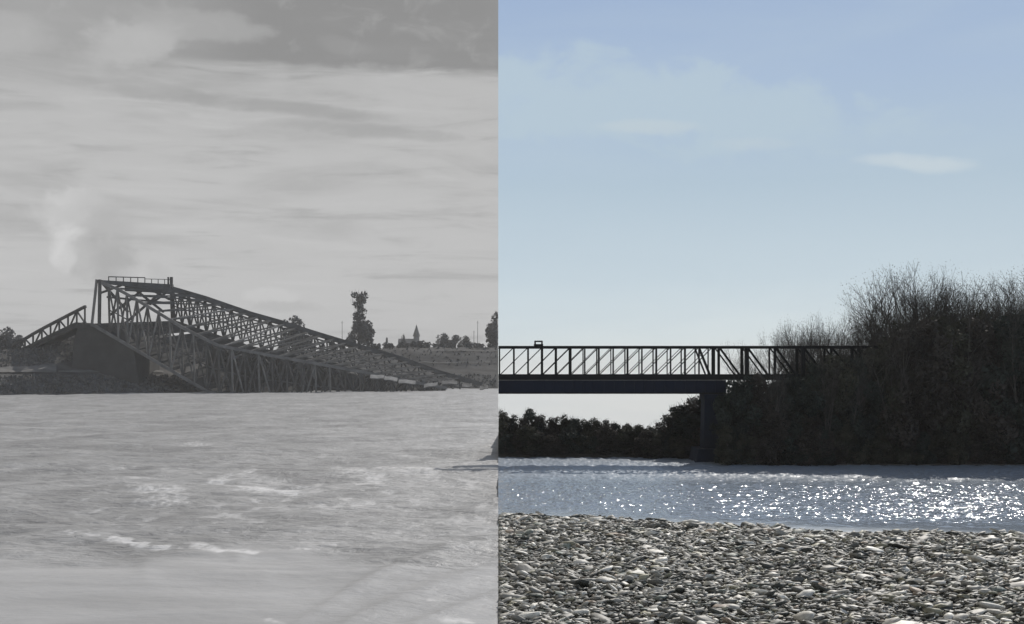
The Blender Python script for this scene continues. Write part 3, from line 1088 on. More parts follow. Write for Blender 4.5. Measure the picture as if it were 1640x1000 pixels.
# --- trees and buildings on the far grey bank
def old_trees():
    Yt = 545.0

    def put(root, px, py_base, py_top, H0, Y, label, cat, group=None):
        b = P(px, py_base, Y)
        root.location = b
        s = (py_base - py_top) * Y / F / H0
        root.scale = (s, s, s)
        tag(root, label, cat, group)
        return root
    # tall poplar with a narrow upper part over a broad base
    def pop(f):
        return 1.0 if f < 0.42 else (0.42 if f < 0.62 else 0.55 - 0.2 * abs(f - 0.8))
    p = leafy_tree(3, 26.0, 12.5, M_leaf_old, M_bark_old, 5200, 0.5, 44, 'poplar_tree', pop)
    put(p, 575, 560, 465, 26.0, Yt, 'tall dark poplar with narrow wavy top over broad skirt of foliage', 'tree')
    proto = leafy_tree(11, 12.0, 13.0, M_leaf_old, M_bark_old, 2600, 0.45, 24, 'round_tree')
    put(proto, 470, 566, 509, 12.0, 520, 'dark round tree rising behind the middle of the fallen span', 'tree')
    proto2 = leafy_tree(12, 12.0, 10.0, M_leaf_old, M_bark_old, 2600, 0.4, 22, 'round_tree')
    put(proto2, 797, 560, 499, 12.0, 560, 'tall tree at the right end of the grey bank, sliced by the dividing line', 'tree')
    put(copy_tree(proto), 10, 568, 526, 12.0, 470, 'dark tree at the left edge beyond the short tilted span', 'tree')
    put(copy_tree(proto2), 28, 566, 537, 12.0, 480, 'small tree beside the left edge tree, before the low end of the short span', 'tree')
    k = 0
    for (px, top, Y, lab) in ((710, 535, 640, 'first and broadest tree of the far clump between spire and pole'),
                              (728, 537, 640, 'second tree of the far clump, lower than its neighbours'),
                              (745, 539, 640, 'right end tree of the far clump, flat topped'),
                              (619, 541, 700, 'tiny narrow tree standing left of the church spire'),
                              (646, 537, 700, 'small pointed tree between the tiny narrow tree and the spire')):
        t = copy_tree(proto if k % 2 == 0 else proto2)
        put(t, px, 562, top, 12.0, Y, lab, 'tree', 'small trees on the far horizon')
        if px in (619, 646):
            t.scale = (t.scale[0] * 0.38, t.scale[1] * 0.38, t.scale[2])
        if px in (710, 728, 745):
            t.scale = (t.scale[0] * 1.15, t.scale[1] * 1.15, t.scale[2])
        k += 1
    # long low hedge-like belt of bushes along the levee crest
    bush = leafy_tree(21, 4.0, 7.0, M_leaf_old, M_bark_old, 900, 0.35, 12, 'bush', low=0.0)
    first = True
    xs = [6, 24, 45, 62, 80, 96, 452, 484, 500, 516, 534, 550, 596, 606, 617, 628, 640, 652, 664, 676, 686, 696, 708, 722, 736, 750, 762, 772, 784]
    for x in xs:
        b = bush if first else copy_tree(bush)
        first = False
        Y = 400 + random.uniform(-6, 6) if x < 120 else 560 + random.uniform(-8, 8)
        top = {6: 545, 24: 548, 45: 556, 62: 562, 80: 565, 96: 560}.get(x, 549 + random.uniform(-2, 3))
        base = 578 if x < 120 else 561
        put(b, x, base, top, 4.0, Y, 'low dark bush on the slope below the short tilted span' if x < 120 else ('low dark bush on the levee crest left of the tall poplar' if x < 560 else 'low dark bush on the levee crest between poplar and church spire' if x < 660 else 'low dark bush on the levee crest right of the church spire'), 'bush',
            'bushes below the short span' if x < 120 else 'bushes along the levee crest')
        b.rotation_euler = (0, 0, random.uniform(0, 6))
    clip_children(proto2, -1)
    # poles
    for (px, top, lab) in ((548, 514, 'thin pole standing just left of the tall poplar'), (765, 514, 'thin pole right of the far tree clump'), (759, 530, 'short thin pole beside the taller pole right of the tree clump')):
        root = empty('pole', P(px, 560, 555))
        tag(root, lab, 'pole')
        m = MB()
        H = (560 - top) * 555 / F
        b = P(px, 560, 555)
        m.tube([b - Vector((0, 0, 1)), b + Vector((0, 0, H))], [0.16, 0.10], 6)
        m.build('shaft', M_bark_old, root)
        c = MB()
        c.bar(b + Vector((-0.6, 0, H * .93)), b + Vector((0.6, 0, H * .93)), 0.12)
        c.build('cross_arm', M_bark_old, root)
    # church
    Y = 900
    b = P(667, 560, Y)
    root = empty('church', b)
    tag(root, 'small distant church with a sharp pointed spire on the horizon', 'church')
    m = MB()
    m.box(b.x - 2.2, b.x + 2.2, Y - 2.2, Y + 2.2, b.z, b.z + 10.5)
    m.build('tower', M_house_old, root)
    m = MB()
    m.cone((b.x, Y, b.z + 10.5), 3.0, 0.05, 9.5, 8)
    m.build('spire', M_roof_old, root)
    m = MB()
    m.box(b.x - 14, b.x - 2.2, Y - 4, Y + 4, b.z, b.z + 5)
    m.build('nave', M_house_old, root)
    m = MB()
    x0, x1, zz = b.x - 14.5, b.x - 2.2, b.z + 5
    m.v += [(x0, Y - 4.6, zz), (x1, Y - 4.6, zz), (x1, Y + 4.6, zz), (x0, Y + 4.6, zz), (x0, Y, zz + 3.6), (x1, Y, zz + 3.6)]
    m.f += [(0, 1, 5, 4), (2, 3, 4, 5), (0, 4, 3), (1, 2, 5), (3, 2, 1, 0)]
    m.build('roof', M_roof_old, root)


old_trees()


# ================================================================== RIGHT HALF : the river today
GY0, GY1 = 24.0, 47.0
def shoreY(x):       # gravel / water line
    return np.interp(x, [0, 4, 9, 14, 20, 60], [47.6, 46.2, 43.6, 42.2, 41.2, 38.5])


def gz(x, y):        # gravel bar height
    d_ = shoreY(x) - y
    return np.clip(d_ * 0.022, -0.8, 0.10) * np.where(d_ > 0, np.clip(x / 2 + 0.2, 0, 1), 1) + (fbm(x * 0.45 + 3, y * 0.45, 3) - 0.5) * 0.30 * np.clip(d_ / 4 + .3, 0.2, 1) * np.clip(x / 3 + 0.15, 0, 1)


def right_ground():
    xs = np.concatenate([np.linspace(0, 40, 100), np.linspace(42, 90, 20), [150, 400, 3000]])
    ys = np.concatenate([[-200, -40, 0, 10], np.linspace(18, 52, 90), [56, 60, 66, 70, 73, 74, 74.6, 75.2, 76, 77, 78.5, 80, 81.5, 83, 85, 88, 92, 96, 105, 130, 200, 500, 1500, 3000]])
    Xg, Yg = np.meshgrid(xs, ys)
    z = gz(Xg, Yg)
    # far bank line: nearer on the right, further under the bridge
    fb = np.interp(Xg, [0, 11.5, 12.8, 15.8, 16.6, 40], [81.5, 81.0, 80.4, 79.4, 74.5, 74.2])
    bank = np.clip((Yg - fb) * 0.35, -0.8, 1.1)
    z = np.where(Yg > 60, bank, z)
    z = np.where(Yg > 96, 1.1 - (Yg - 96) * 0.07, z)
    z = np.where((Yg > 50) & (Yg <= 60), -0.8, z)
    k = int(np.searchsorted(ys, 60))
    for nm, a, b, mt in (('ground', 0, k + 1, M_bed), ('river_bank', k, len(ys), M_earth)):
        V = np.stack([Xg[a:b], Yg[a:b], z[a:b]], -1).reshape(-1, 3)
        tag(np_mesh(nm, V, grid_faces(b - a, len(xs)), mt, True), kind='structure')


right_ground()


def right_water():
    m = bpy.data.materials.new('blue_river_water')
    m.use_nodes = True
    t = NT(m.node_tree)
    o = t.n('ShaderNodeOutputMaterial')
    b = t.n('ShaderNodeBsdfPrincipled')
    t.l(b.outputs[0], o.inputs[0])
    tcn = t.n('ShaderNodeTexCoord')

    def mapped(sx, sy, rz=0.0):
        mp = t.n('ShaderNodeMapping')
        mp.inputs['Scale'].default_value = (sx, sy, 1)
        mp.inputs['Rotation'].default_value = (0, 0, rz)
        t.l(tcn.outputs['Object'], mp.inputs[0])
        return mp.outputs[0]
    sx = t.n('ShaderNodeSeparateXYZ')
    t.l(tcn.outputs['Object'], sx.inputs[0])
    # calmer water near the gravel and near the far bank, ripples in the current between
    yy = sx.outputs[1]
    cur = t.math('MULTIPLY', t.ss(t.math('ADD', yy, t.math('MULTIPLY', t.noise(mapped(.15, .3), 1, 3), 4.0)), 45.0, 51.0), t.ss(yy, 66.0, 57.0))
    sh = t.ss(t.math('ADD', t.math('ADD', yy, t.math('MULTIPLY', sx.outputs[0], 0.36)), t.math('MULTIPLY', t.noise(mapped(.3, .5), 1, 3), 3.0)), 52.5, 48.5)
    t.l(t.mix(sh, (0.23, 0.27, 0.32, 1), (0.37, 0.42, 0.46, 1)), b.inputs['Base Color'])
    t.set(b.inputs['Roughness'], t.math('ADD', 0.09, t.math('MAXIMUM', t.math('MULTIPLY', sh, 0.2), t.math('MULTIPLY', t.ss(yy, 60.0, 68.0), 0.26))))
    b.inputs['Specular IOR Level'].default_value = 0.5
    b.inputs['IOR'].default_value = 1.33
    nh = t.math('ADD', t.noise(mapped(3.2, 2.6), 1.0, 3, 0.55, 0.4), t.math('MULTIPLY', t.noise(mapped(1.1, 1.0, .3), 1.0, 2, 0.5, 0.3), 1.4))
    bn = t.n('ShaderNodeBump')
    t.set(bn.inputs['Strength'], t.math('ADD', 0.22, t.math('MULTIPLY', cur, 0.78)))
    bn.inputs['Distance'].default_value = 0.10
    t.l(nh, bn.inputs['Height'])
    t.l(bn.outputs[0], b.inputs['Normal'])
    pys = np.concatenate([np.arange(726, 735, 1.5), np.arange(735, 905, 0.6)])
    pxs = np.concatenate([np.arange(798, 1700, 1.1), np.linspace(1705, 3200, 60)])
    PX, PY = np.meshgrid(pxs, pys)
    Yg = CAMH * F / (PY - HZ)
    Xg = (PX - CX) * Yg / F
    calm = np.clip((Yg - shoreY(Xg) - 0.6) / 6, 0.12, 1) 
    h = (fbm(Xg * 0.9, Yg * 1.3, 2) - 0.5) * 0.10 * calm
    h += (fbm(Xg * 3.0 + 7, Yg * 2.6, 3) - 0.5) * 0.15 * calm
    ys, xs = pys, pxs
    V = np.stack([Xg, Yg, h], -1).reshape(-1, 3)
    ob = np_mesh('river', V, grid_faces(len(ys), len(xs)), m, True)
    tag(ob, kind='structure')


right_water()


# --- gravel bar: one mass of stones
def icos(sub):
    p = (1 + 5 ** .5) / 2
    v = [(-1, p, 0), (1, p, 0), (-1, -p, 0), (1, -p, 0), (0, -1, p), (0, 1, p), (0, -1, -p), (0, 1, -p), (p, 0, -1), (p, 0, 1), (-p, 0, -1), (-p, 0, 1)]
    f = [(0, 11, 5), (0, 5, 1), (0, 1, 7), (0, 7, 10), (0, 10, 11), (1, 5, 9), (5, 11, 4), (11, 10, 2), (10, 7, 6), (7, 1, 8), (3, 9, 4), (3, 4, 2), (3, 2, 6), (3, 6, 8), (3, 8, 9), (4, 9, 5), (2, 4, 11), (6, 2, 10), (8, 6, 7), (9, 8, 1)]
    v = [np.array(a) / np.linalg.norm(a) for a in v]
    for _ in range(sub):
        c = {}
        nf = []

        def mid(a, b):
            k = (min(a, b), max(a, b))
            if k not in c:
                q = v[a] + v[b]
                v.append(q / np.linalg.norm(q))
                c[k] = len(v) - 1
            return c[k]
        for (a, b_, d_) in f:
            x, y, z = mid(a, b_), mid(b_, d_), mid(d_, a)
            nf += [(a, x, z), (b_, y, x), (d_, z, y), (x, y, z)]
        f = nf
    return np.array(v), np.array(f)


def stones(bv, bf, N, med, sig, lo, hi, K=40):
    y = rng.uniform(22.5, 48.5, N * 2)
    x = rng.uniform(0.0, 1.0, N * 2) * (y * 0.50 + 2.0)
    keep = rng.random(N * 2) < (y * 0.5 + 2) / 26.5
    x, y = x[keep][:N], y[keep][:N]
    edge_n = fbm(x * 0.8, y * 0.8, 3)
    ok = y < shoreY(x) + (edge_n - 0.35) * 2.2 - 0.1
    x, y = x[ok], y[ok]
    n = len(x)
    size = np.exp(rng.normal(math.log(med), sig, n)).clip(lo, hi)
    x = np.maximum(x, size * 1.3)
    sc = np.stack([size * rng.uniform(1.05, 1.85, n), size * rng.uniform(0.6, 1.1, n), size * rng.uniform(0.22, 0.46, n)], 1)
    rz = rng.normal(0, 0.45, n)
    tx = rng.normal(-0.12, 0.34, n)
    ty = rng.normal(0, 0.26, n)
    nv = len(bv)
    var = np.stack([bv * (1 + rng.normal(0, 0.15, (nv, 1))) + rng.normal(0, 0.07, (nv, 3)) for _ in range(K)], 0)
    P0 = var[rng.integers(0, K, n)] * sc[:, None, :]
    cx_, sx_ = np.cos(tx), np.sin(tx)
    yv = P0[:, :, 1] * cx_[:, None] - P0[:, :, 2] * sx_[:, None]
    zv = P0[:, :, 1] * sx_[:, None] + P0[:, :, 2] * cx_[:, None]
    cy_, sy_ = np.cos(ty), np.sin(ty)
    xv = P0[:, :, 0] * cy_[:, None] + zv * sy_[:, None]
    zv = -P0[:, :, 0] * sy_[:, None] + zv * cy_[:, None]
    cz_, sz_ = np.cos(rz), np.sin(rz)
    X3 = xv * cz_[:, None] - yv * sz_[:, None] + x[:, None]
    Y3 = xv * sz_[:, None] + yv * cz_[:, None] + y[:, None]
    base = gz(x, y) + sc[:, 2] * rng.uniform(0.1, 0.9, n) + rng.uniform(0, 0.12, n) * np.clip(x / 1.5 + 0.1, 0, 1)
    Z3 = zv + base[:, None]
    X3 = np.maximum(X3, 0.002)
    V = np.stack([X3, Y3, Z3], -1).reshape(-1, 3)
    Ff = (bf[None] + (np.arange(n) * nv)[:, None, None]).reshape(-1, 3)
    pal = np.array([(0.42, 0.41, 0.385), (0.28, 0.275, 0.26), (0.16, 0.16, 0.15), (0.68, 0.67, 0.64), (0.33, 0.32, 0.25), (0.06, 0.065, 0.06), (0.36, 0.30, 0.25), (0.24, 0.27, 0.25)])
    pr = np.array([.18, .16, .17, .18, .07, .17, .02, .05])
    pr = pr / pr.sum()
    c = pal[rng.choice(len(pal), n, p=pr)] * rng.uniform(0.75, 1.2, (n, 1)) * np.array([1.02, 1.0, 0.95])
    C = np.concatenate([c, np.ones((n, 1))], 1)
    C = np.repeat(C[:, None, :], nv, 1).reshape(-1, 4)
    return V, Ff, C


def gravel():
    b0, f0 = icos(0)
    b1, f1 = icos(1)
    V, Ff, C = stones(b1, f1, 10500, 0.092, 0.36, 0.05, 0.22)
    V2, F2, C2 = stones(b0, f0, 40000, 0.050, 0.32, 0.028, 0.09)
    Ff = np.concatenate([Ff, F2 + len(V)])
    V = np.concatenate([V, V2])
    C = np.concatenate([C, C2])

    m = bpy.data.materials.new('river_stone')
    m.use_nodes = True
    t = NT(m.node_tree)
    o = t.n('ShaderNodeOutputMaterial')
    b = t.n('ShaderNodeBsdfPrincipled')
    t.l(b.outputs[0], o.inputs[0])
    at = t.n('ShaderNodeAttribute', attribute_name='stone')
    tcn = t.n('ShaderNodeTexCoord')
    v = t.noise(tcn.outputs['Object'], 14.0, 5, 0.65)
    mx = t.n('ShaderNodeMix', data_type='RGBA', blend_type='MULTIPLY')
    mx.inputs[0].default_value = 1.0
    t.l(at.outputs['Color'], mx.inputs[6])
    t.l(t.ramp(v, [(0.25, (0.62, 0.62, 0.62)), (0.7, (1.2, 1.2, 1.18))]), mx.inputs[7])
    t.l(mx.outputs[2], b.inputs['Base Color'])
    b.inputs['Roughness'].default_value = 0.6
    b.inputs['Specular IOR Level'].default_value = 0.4
    ob = np_mesh('gravel', V, Ff, m, False, {'stone': ('FLOAT_COLOR', C)})
    tag(ob, kind='stuff')
    ob['label'] = 'dry grey river stones of the gravel bar in front'


gravel()


# --- steel truss bridge
BY = 77.5
BW = 1.6


def bridge_today():
    root = empty('truss_bridge', P(1147, 740, BY))
    tag(root, 'dark intact steel truss bridge on a deep navy girder reaching into the wood', 'bridge')
    zt, zb = 556.5, 601.5

    def at(px, py, Y):          # lay out on the near plane, keep true x for the far plane
        q = P(px, py, BY)
        return Vector((q.x, Y, q.z))
    main = [800, 823, 846, 868.5, 891, 914, 936.5, 959, 982, 1005, 1028, 1051, 1074, 1097, 1119.5, 1141]
    appr = [1151, 1196, 1241, 1286, 1331, 1376, 1421, 1466]
    for Y, wf in ((BY, 1.0), (BY + BW, 0.7)):
        m = MB()
        m.bar(at(798.3, zt, Y), at(1470, zt, Y), 0.2 * wf, 0.19 * wf)
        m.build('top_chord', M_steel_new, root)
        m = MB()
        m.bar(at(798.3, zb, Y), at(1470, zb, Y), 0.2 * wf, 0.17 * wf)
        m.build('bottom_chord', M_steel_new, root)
        for k, x in enumerate(main):
            m = MB()
            m.bar(at(x, zt, Y), at(x, zb, Y), (0.125 if k % 2 else 0.10) * wf)
            m.build('post', M_steel_new, root)
        for k in range(len(main)):
            # diagonals climb to the right over two panels
            a, b = main[k], (main[k + 2] if k + 2 < len(main) else None)
            if b is None:
                continue
            m = MB()
            m.bar(at(a, zb, Y + 0.1), at(b, zt, Y + 0.1), 0.06 * wf)
            m.build('diagonal', M_steel_new, root)
        m = MB()
        m.bar(at(800, (zt + zb) / 2, Y + 0.1), at(main[1], zt, Y + 0.1), 0.06 * wf)
        m.build('diagonal', M_steel_new, root)
        m = MB()
        m.bar(at(1119, zt, Y - 0.02), at(1137, zb, Y - 0.02), 0.15 * wf)
        m.build('end_brace', M_steel_new, root)
        for k, x in enumerate(appr):
            m = MB()
            m.bar(at(x, zt, Y), at(x, zb, Y), (0.26 if k % 2 else 0.16) * wf)
            m.build('post', M_steel_new, root)
            if k < len(appr) - 1:
                m = MB()
                m.bar(at(x + 1, zt, Y), at(x + 34, zb, Y), 0.13 * wf)
                m.build('diagonal', M_steel_new, root)
    # cross beams above
    for k, x in enumerate(main[::2] + appr):
        m = MB()
        m.bar(at(x, zt, BY), at(x, zt, BY + BW), 0.10)
        m.build('cross_beam', M_steel_new, root)
    # deck plate and deep main girder
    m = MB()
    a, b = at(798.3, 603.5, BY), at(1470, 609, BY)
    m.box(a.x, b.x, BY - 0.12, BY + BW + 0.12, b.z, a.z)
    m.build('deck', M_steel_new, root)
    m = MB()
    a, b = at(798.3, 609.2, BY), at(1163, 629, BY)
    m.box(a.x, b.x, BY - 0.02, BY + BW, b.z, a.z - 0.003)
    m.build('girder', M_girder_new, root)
    m = MB()
    m.box(a.x, b.x, BY - 0.14, BY + BW + 0.1, b.z - 0.09, b.z - 0.003)
    m.build('flange', M_steel_new, root)
    for k in range(22):
        x = 806 + k * 16.2
        q = at(x, 600, BY)
        m = MB()
        m.box(q.x - 0.03, q.x + 0.03, BY - 0.09, BY - 0.023, b.z, a.z - 0.01)
        m.build('stiffener', M_girder_new, root)
    # small sign gantry on the top chord
    m = MB()
    for x in (857, 868):
        m.bar(at(x, 555, BY), at(x, 546.5, BY), 0.11)
    m.bar(at(856, 547, BY), at(869, 547, BY), 0.10)
    m.bar(at(855, 553, BY), at(870, 553, BY), 0.14)
    m.build('gantry', M_steel_new, root)


bridge_today()


def pier_today():
    root = empty('bridge_pier', P(1146, 740, BY))
    tag(root, 'broad dark blue pier standing at the water edge under the bridge joint', 'pier')
    def xx(px):
        return (px - CX) * BY / F
    m = MB()
    zt = P(0, 632, BY).z
    m.v, m.f = [], []
    def prism(x0t, x1t, x0b, x1b, y0, y1, z0, z1, mb):
        i = len(mb.v)
        for (xa, xb, z) in ((x0b, x1b, z0), (x0t, x1t, z1)):
            for x, y in ((xa, y0), (xb, y0), (xb, y1), (xa, y1)):
                mb.v.append((x, y, z))
        for q in ((3, 2, 1, 0), (4, 5, 6, 7), (0, 1, 5, 4), (1, 2, 6, 5), (2, 3, 7, 6), (3, 0, 4, 7)):
            mb.f.append(tuple(i + k for k in q))
    prism(xx(1129), xx(1161), xx(1127), xx(1162), BY + 0.1, BY + BW - 0.1, 0.9, zt - 0.35, m)
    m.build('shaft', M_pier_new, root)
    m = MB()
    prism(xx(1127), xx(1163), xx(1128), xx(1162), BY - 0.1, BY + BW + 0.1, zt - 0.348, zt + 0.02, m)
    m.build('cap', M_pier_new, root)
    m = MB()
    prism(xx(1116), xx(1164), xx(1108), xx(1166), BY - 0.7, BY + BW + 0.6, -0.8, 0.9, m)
    m.build('footing', M_pier_new, root)


pier_today()


# --- woods on the right bank
def woods():
    # prototypes
    dense = [leafy_tree(100 + k, 6.0, [3.6, 4.2, 3.2, 4.0, 3.8, 3.4][k], M_leaf[k % 3], M_twig, 9000, 0.10, 34, 'leafy_tree', low=0.0) for k in range(6)]
    bare = [bare_tree(200 + k, 10.0, [3, 4, 3, 2, 4][k], [0.75, 0.62, 0.85, 0.8, 0.7][k]) for k in range(5)]
    used = set()

    def put(kind, protos, px, top, base, Y, H0, label, cat, group, sx=1.0):
        k = random.randrange(len(protos))
        key = (kind, k)
        if (kind, k) in used:
            o = copy_tree(protos[k])
        else:
            used.add((kind, k))
            o = protos[k]
        b = P(px, base, Y)
        H = (base - top) * Y / F
        zs = sorted(v.co.z for c_ in protos[k].children if c_.name.startswith('crown') for v in c_.data.vertices)
        s = H / zs[int(len(zs) * (0.9985 if kind == 'd' else 0.996))]
        o.location = (b.x, Y, b.z)
        o.scale = (s * sx, s * sx, s)
        o.rotation_euler = (0, 0, random.uniform(0, 6.28))
        tag(o, label, cat, group)
        return o
    marks = [(1182, 'just right of the bridge pier'), (1196, 'at the first thick bridge post right of the pier'), (1215, 'between the first two bridge posts right of the pier'),
             (1241, 'at the second bridge post right of the pier'), (1262, 'where the low bare trees begin'), (1286, 'at the third bridge post right of the pier'),
             (1308, 'under the left part of the low bare trees'), (1331, 'at the fourth bridge post right of the pier'), (1352, 'right of the fourth bridge post'),
             (1376, 'at the right end of the low bare trees'), (1400, 'where the bridge vanishes into the wood'), (1424, 'left of the tallest bare group'),
             (1447, 'in line with the tallest bare tree'), (1470, 'in line with the middle of the tallest group'), (1494, 'in line with the right end of the tallest group'),
             (1517, 'in line with the gap right of the tallest group'), (1538, 'in line with the dark twiggy head'), (1560, 'in line with the upright tree of the right wood'),
             (1582, 'left of the forked tree'), (1604, 'just left of the forked tree at the right edge'), (1626, 'in line with the forked tree'), (1655, 'at the right picture edge'), (1700, 'beyond the right picture edge')]

    def land(px):
        return min(marks, key=lambda m_: abs(m_[0] - px))[1]
    # front thicket in front of the bridge
    solid = [(1165, 612), (1200, 600), (1240, 598), (1290, 570), (1340, 562), (1390, 556), (1440, 520), (1480, 500), (1516, 512), (1560, 494), (1640, 486), (1720, 480), (1800, 480)]
    def st(px):
        return float(np.interp(px, [a for a, _ in solid], [b for _, b in solid]))
    G1 = 'leafy trees of the front row on the right bank'
    L1 = 'dark leafy tree of the front row right of the pier, foliage down to the water'
    for px in [1172, 1190, 1212, 1240, 1272, 1305, 1340, 1375, 1410, 1450, 1490, 1530, 1570, 1610, 1650, 1700]:
        Y = 75.4 + random.uniform(0, 0.7)
        put('d', dense, px, st(px) + (random.uniform(4, 22) if px > 1220 else -3), 742, Y, 6.0, 'dark leafy front row tree ' + land(px), 'tree', G1, 0.85)
    for px, top in ((1226, 590), (1258, 575), (1322, 572), (1362, 566), (1428, 515), (1470, 480), (1552, 480), (1632, 470)):
        put('b', bare, px, top, 741, 74.9, 10.0, 'slender front row tree ' + land(px), 'tree', 'bare trees in the front row', 0.7)
    G5 = 'waterside bushes on the right bank'
    L5 = 'low dark bush hanging over the waterline in front of the right bank trees'
    for px in range(1172, 1690, 24):
        put('d', dense, px + random.uniform(-8, 8), random.uniform(655, 700), 744, 74.6 + random.uniform(0, .3), 6.0, 'low waterside bush ' + land(px), 'bush', G5, 1.25)
    G2 = 'leafy trees of the second row behind the bridge'
    L2 = 'dark leafy tree of the second row, crown showing above the front row'
    for px in list(range(1190, 1720, 26)):
        top = st(px) + (2 if px > 1400 else 12)
        if px < 1260:
            top = 615
        put('d', dense, px + random.uniform(-8, 8), top + random.uniform(-8, 14), 735, 82.5 + random.uniform(-.5, 1.5), 6.0, 'dark leafy second row tree ' + land(px), 'tree', G2, 0.85)
    for px in list(range(1290, 1720, 30)):
        put('d', dense, px + random.uniform(-8, 8), st(px) + random.uniform(4, 20), 733, 87 + random.uniform(-1, 1.5), 6.0,
            'leafy tree deep in wood ' + land(px), 'tree', 'leafy trees deep in the right bank wood', 0.95)
    # left shoulder of the wood under and beside the bridge
    shoulder = [(1048, 686, 'lowest tree of the wooded shoulder left of the pier'), (1070, 662, 'second lowest tree of the shoulder left of the pier'),
                (1092, 646, 'round leafy tree in the middle of the shoulder left of the pier'), (1114, 634, 'leafy tree of the shoulder reaching the girder'),
                (1138, 634, 'leafy tree directly behind the pier'), (1168, 634, 'leafy tree just right of the pier, under the bridge')]
    for k, (px, top, lab) in enumerate(shoulder):
        put('d', dense, px, top, 737, 81.8 + (k % 2), 6.0, lab, 'tree', None, 1.6)
    for px in (1034, 1050, 1066, 1084, 1104, 1126):
        put('d', dense, px, 700 + random.uniform(-12, 12), 738, 81.0, 6.0, 'low dark bush at the water below the wooded shoulder left of the pier', 'bush', 'waterside bushes under the bridge', 1.8)
    # far tree line under the bridge on the left
    tops = [(803, 656), (820, 664), (836, 668), (852, 654), (866, 664), (884, 668), (902, 664), (918, 668), (934, 672), (950, 670), (968, 672), (986, 676), (1004, 678), (1022, 680), (1040, 682)]
    fars = []
    for px, top in tops:
        fars.append(put('d', dense, px, top, 735, 84.5 + random.uniform(-.8, .8), 6.0, 'small dark tree in the far tree line seen under the bridge', 'tree', 'far tree line under the bridge', 1.1))
    for px in (810, 828, 845, 862, 880, 898, 915, 933, 950, 968, 986, 1004, 1022, 1040):
        fars.append(put('d', dense, px, 690 + random.uniform(-10, 10), 736, 82.6, 6.0, 'low dark bush at the foot of the far tree line under the bridge', 'bush', 'bushes below the far tree line', 1.7))
    for o in fars:
        if o.location.x < 9.0:
            clip_children(o, 1)
    # bare trees
    put('b', bare, 1203, 546, 700, 83.5, 10.0, 'small bare tree just poking above the bridge top chord', 'tree', None, 0.85)
    G3 = 'bare trees behind the bridge'
    for px, top in [(1222, 556), (1262, 520), (1280, 506), (1296, 504), (1314, 510), (1330, 505), (1346, 508), (1364, 503), (1382, 496), (1398, 498), (1412, 480), (1270, 530), (1305, 520), (1340, 522), (1372, 515), (1392, 510)]:
        lower = (px, top) in ((1270, 530), (1305, 520), (1340, 522), (1372, 515), (1392, 510))
        put('b', bare, px, top, 720, 86 + random.uniform(-2, 2), 10.0, ('shorter bare tree ' if lower else 'bare tree ') + land(px), 'tree', G3, 0.85)
    tall = [(1424, 474, 'first bare tree left of the tallest group, lower and leaning'), (1440, 432, 'bare tree at the left of the tallest group'),
            (1456, 424, 'tallest bare tree on the right bank, twiggy rounded head'), (1474, 428, 'bare tree just right of the tallest one'),
            (1494, 434, 'bare tree at the right of the tallest group'), (1512, 450, 'bare tree with a thin head in the gap right of the tallest group'),
            (1534, 452, 'bare tree with a dark twiggy head right of the gap'), (1554, 446, 'upright bare tree in the middle right of the wood'),
            (1574, 446, 'bare tree with a slim tip, left of the lower pair'), (1592, 456, 'lower bare tree, second from the right edge group'),
            (1610, 448, 'bare tree beside the forked tree at the right edge'), (1625, 422, 'forked bare tree rising highest at the right edge'),
            (1650, 432, 'bare tree half outside the right edge'), (1680, 436, 'bare tree beyond the right edge')]
    for px, top, lab in tall:
        put('b', bare, px, top, 720, 84 + random.uniform(-1, 2), 10.0, lab, 'tree', None, random.uniform(0.85, 1.15))
    for px, top, lab in [(q[0] + 7, q[1] + 12, q[2]) for q in tall if q[0] in (1440, 1474, 1534, 1574, 1625)]:
        put('b', bare, px, top, 720, 87 + random.uniform(-1, 1), 10.0, 'companion of the ' + ' '.join(lab.split()[:9]).rstrip(','), 'tree', None, random.uniform(0.8, 1.0))
    for px in (1277, 1294, 1310, 1334, 1352, 1374, 1392):
        put('b', bare, px, 516 + random.uniform(-6, 10), 720, 90 + random.uniform(-1, 1), 10.0, 'bare tree deep behind the bridge ' + land(px), 'tree', 'bare trees deep behind the bridge', 0.8)
    for px in (1440, 1466, 1490, 1536, 1560, 1588, 1620, 1644):
        put('b', bare, px, 486 + random.uniform(-12, 22) - (10 if px < 1500 else 0), 720, 89 + random.uniform(-1, 2), 10.0, 'back row bare tree ' + land(px), 'tree', 'bare trees at the back of the wood', 0.9)


woods()

# --- bits of the near bank: driftwood and pale strand line
def strand():
    m = MB()
    rg = random.Random(5)
    for k in range(5):
        px0 = [1340, 1400, 1470, 1540, 1590][k]
        pts = []
        for j in range(5):
            q = P(px0 + j * 13, 745.5, 74.0)
            pts.append((q.x, 73.9 + rg.uniform(-.1, .1), 0.05 + rg.uniform(0, .04)))
        o = MB().tube(pts, [0.03, 0.05, 0.05, 0.04, 0.02], 6).build('driftwood_log', M_twig)
        tag(o, ['pale driftwood log lying at the far waterline, leftmost', 'driftwood log second from the left at the far waterline', 'driftwood log in the middle of the far waterline row',
                'driftwood log second from the right at the far waterline', 'rightmost driftwood log at the far waterline'][k], 'log', 'driftwood along the far waterline')


strand()


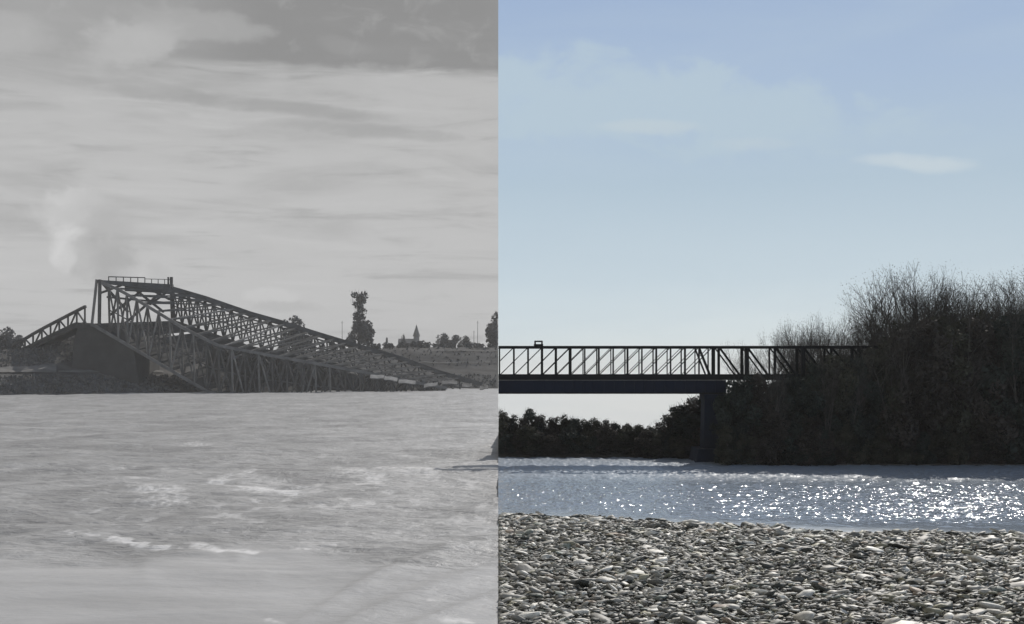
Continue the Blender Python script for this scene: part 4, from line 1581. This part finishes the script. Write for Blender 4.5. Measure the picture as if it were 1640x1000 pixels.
# ------------------------------------------------------------------ thin haze volume added to lift the dark tones
def haze():
    m = bpy.data.materials.new('added_haze')
    m.use_nodes = True
    t = NT(m.node_tree)
    o = t.n('ShaderNodeOutputMaterial')
    v = t.n('ShaderNodeVolumePrincipled')
    v.inputs['Color'].default_value = (0.95, 0.94, 0.92, 1)
    v.inputs['Density'].default_value = HAZE
    v.inputs['Anisotropy'].default_value = 0.0
    t.l(v.outputs[0], o.inputs['Volume'])
    b = MB().box(-2600, 3100, -300, 3100, -230, 42)
    ob = b.build('haze', m)
    tag(ob, 'thin haze added to lift the dark tones', kind='stuff')


HAZE = 0.00024
if HAZE:
    haze()
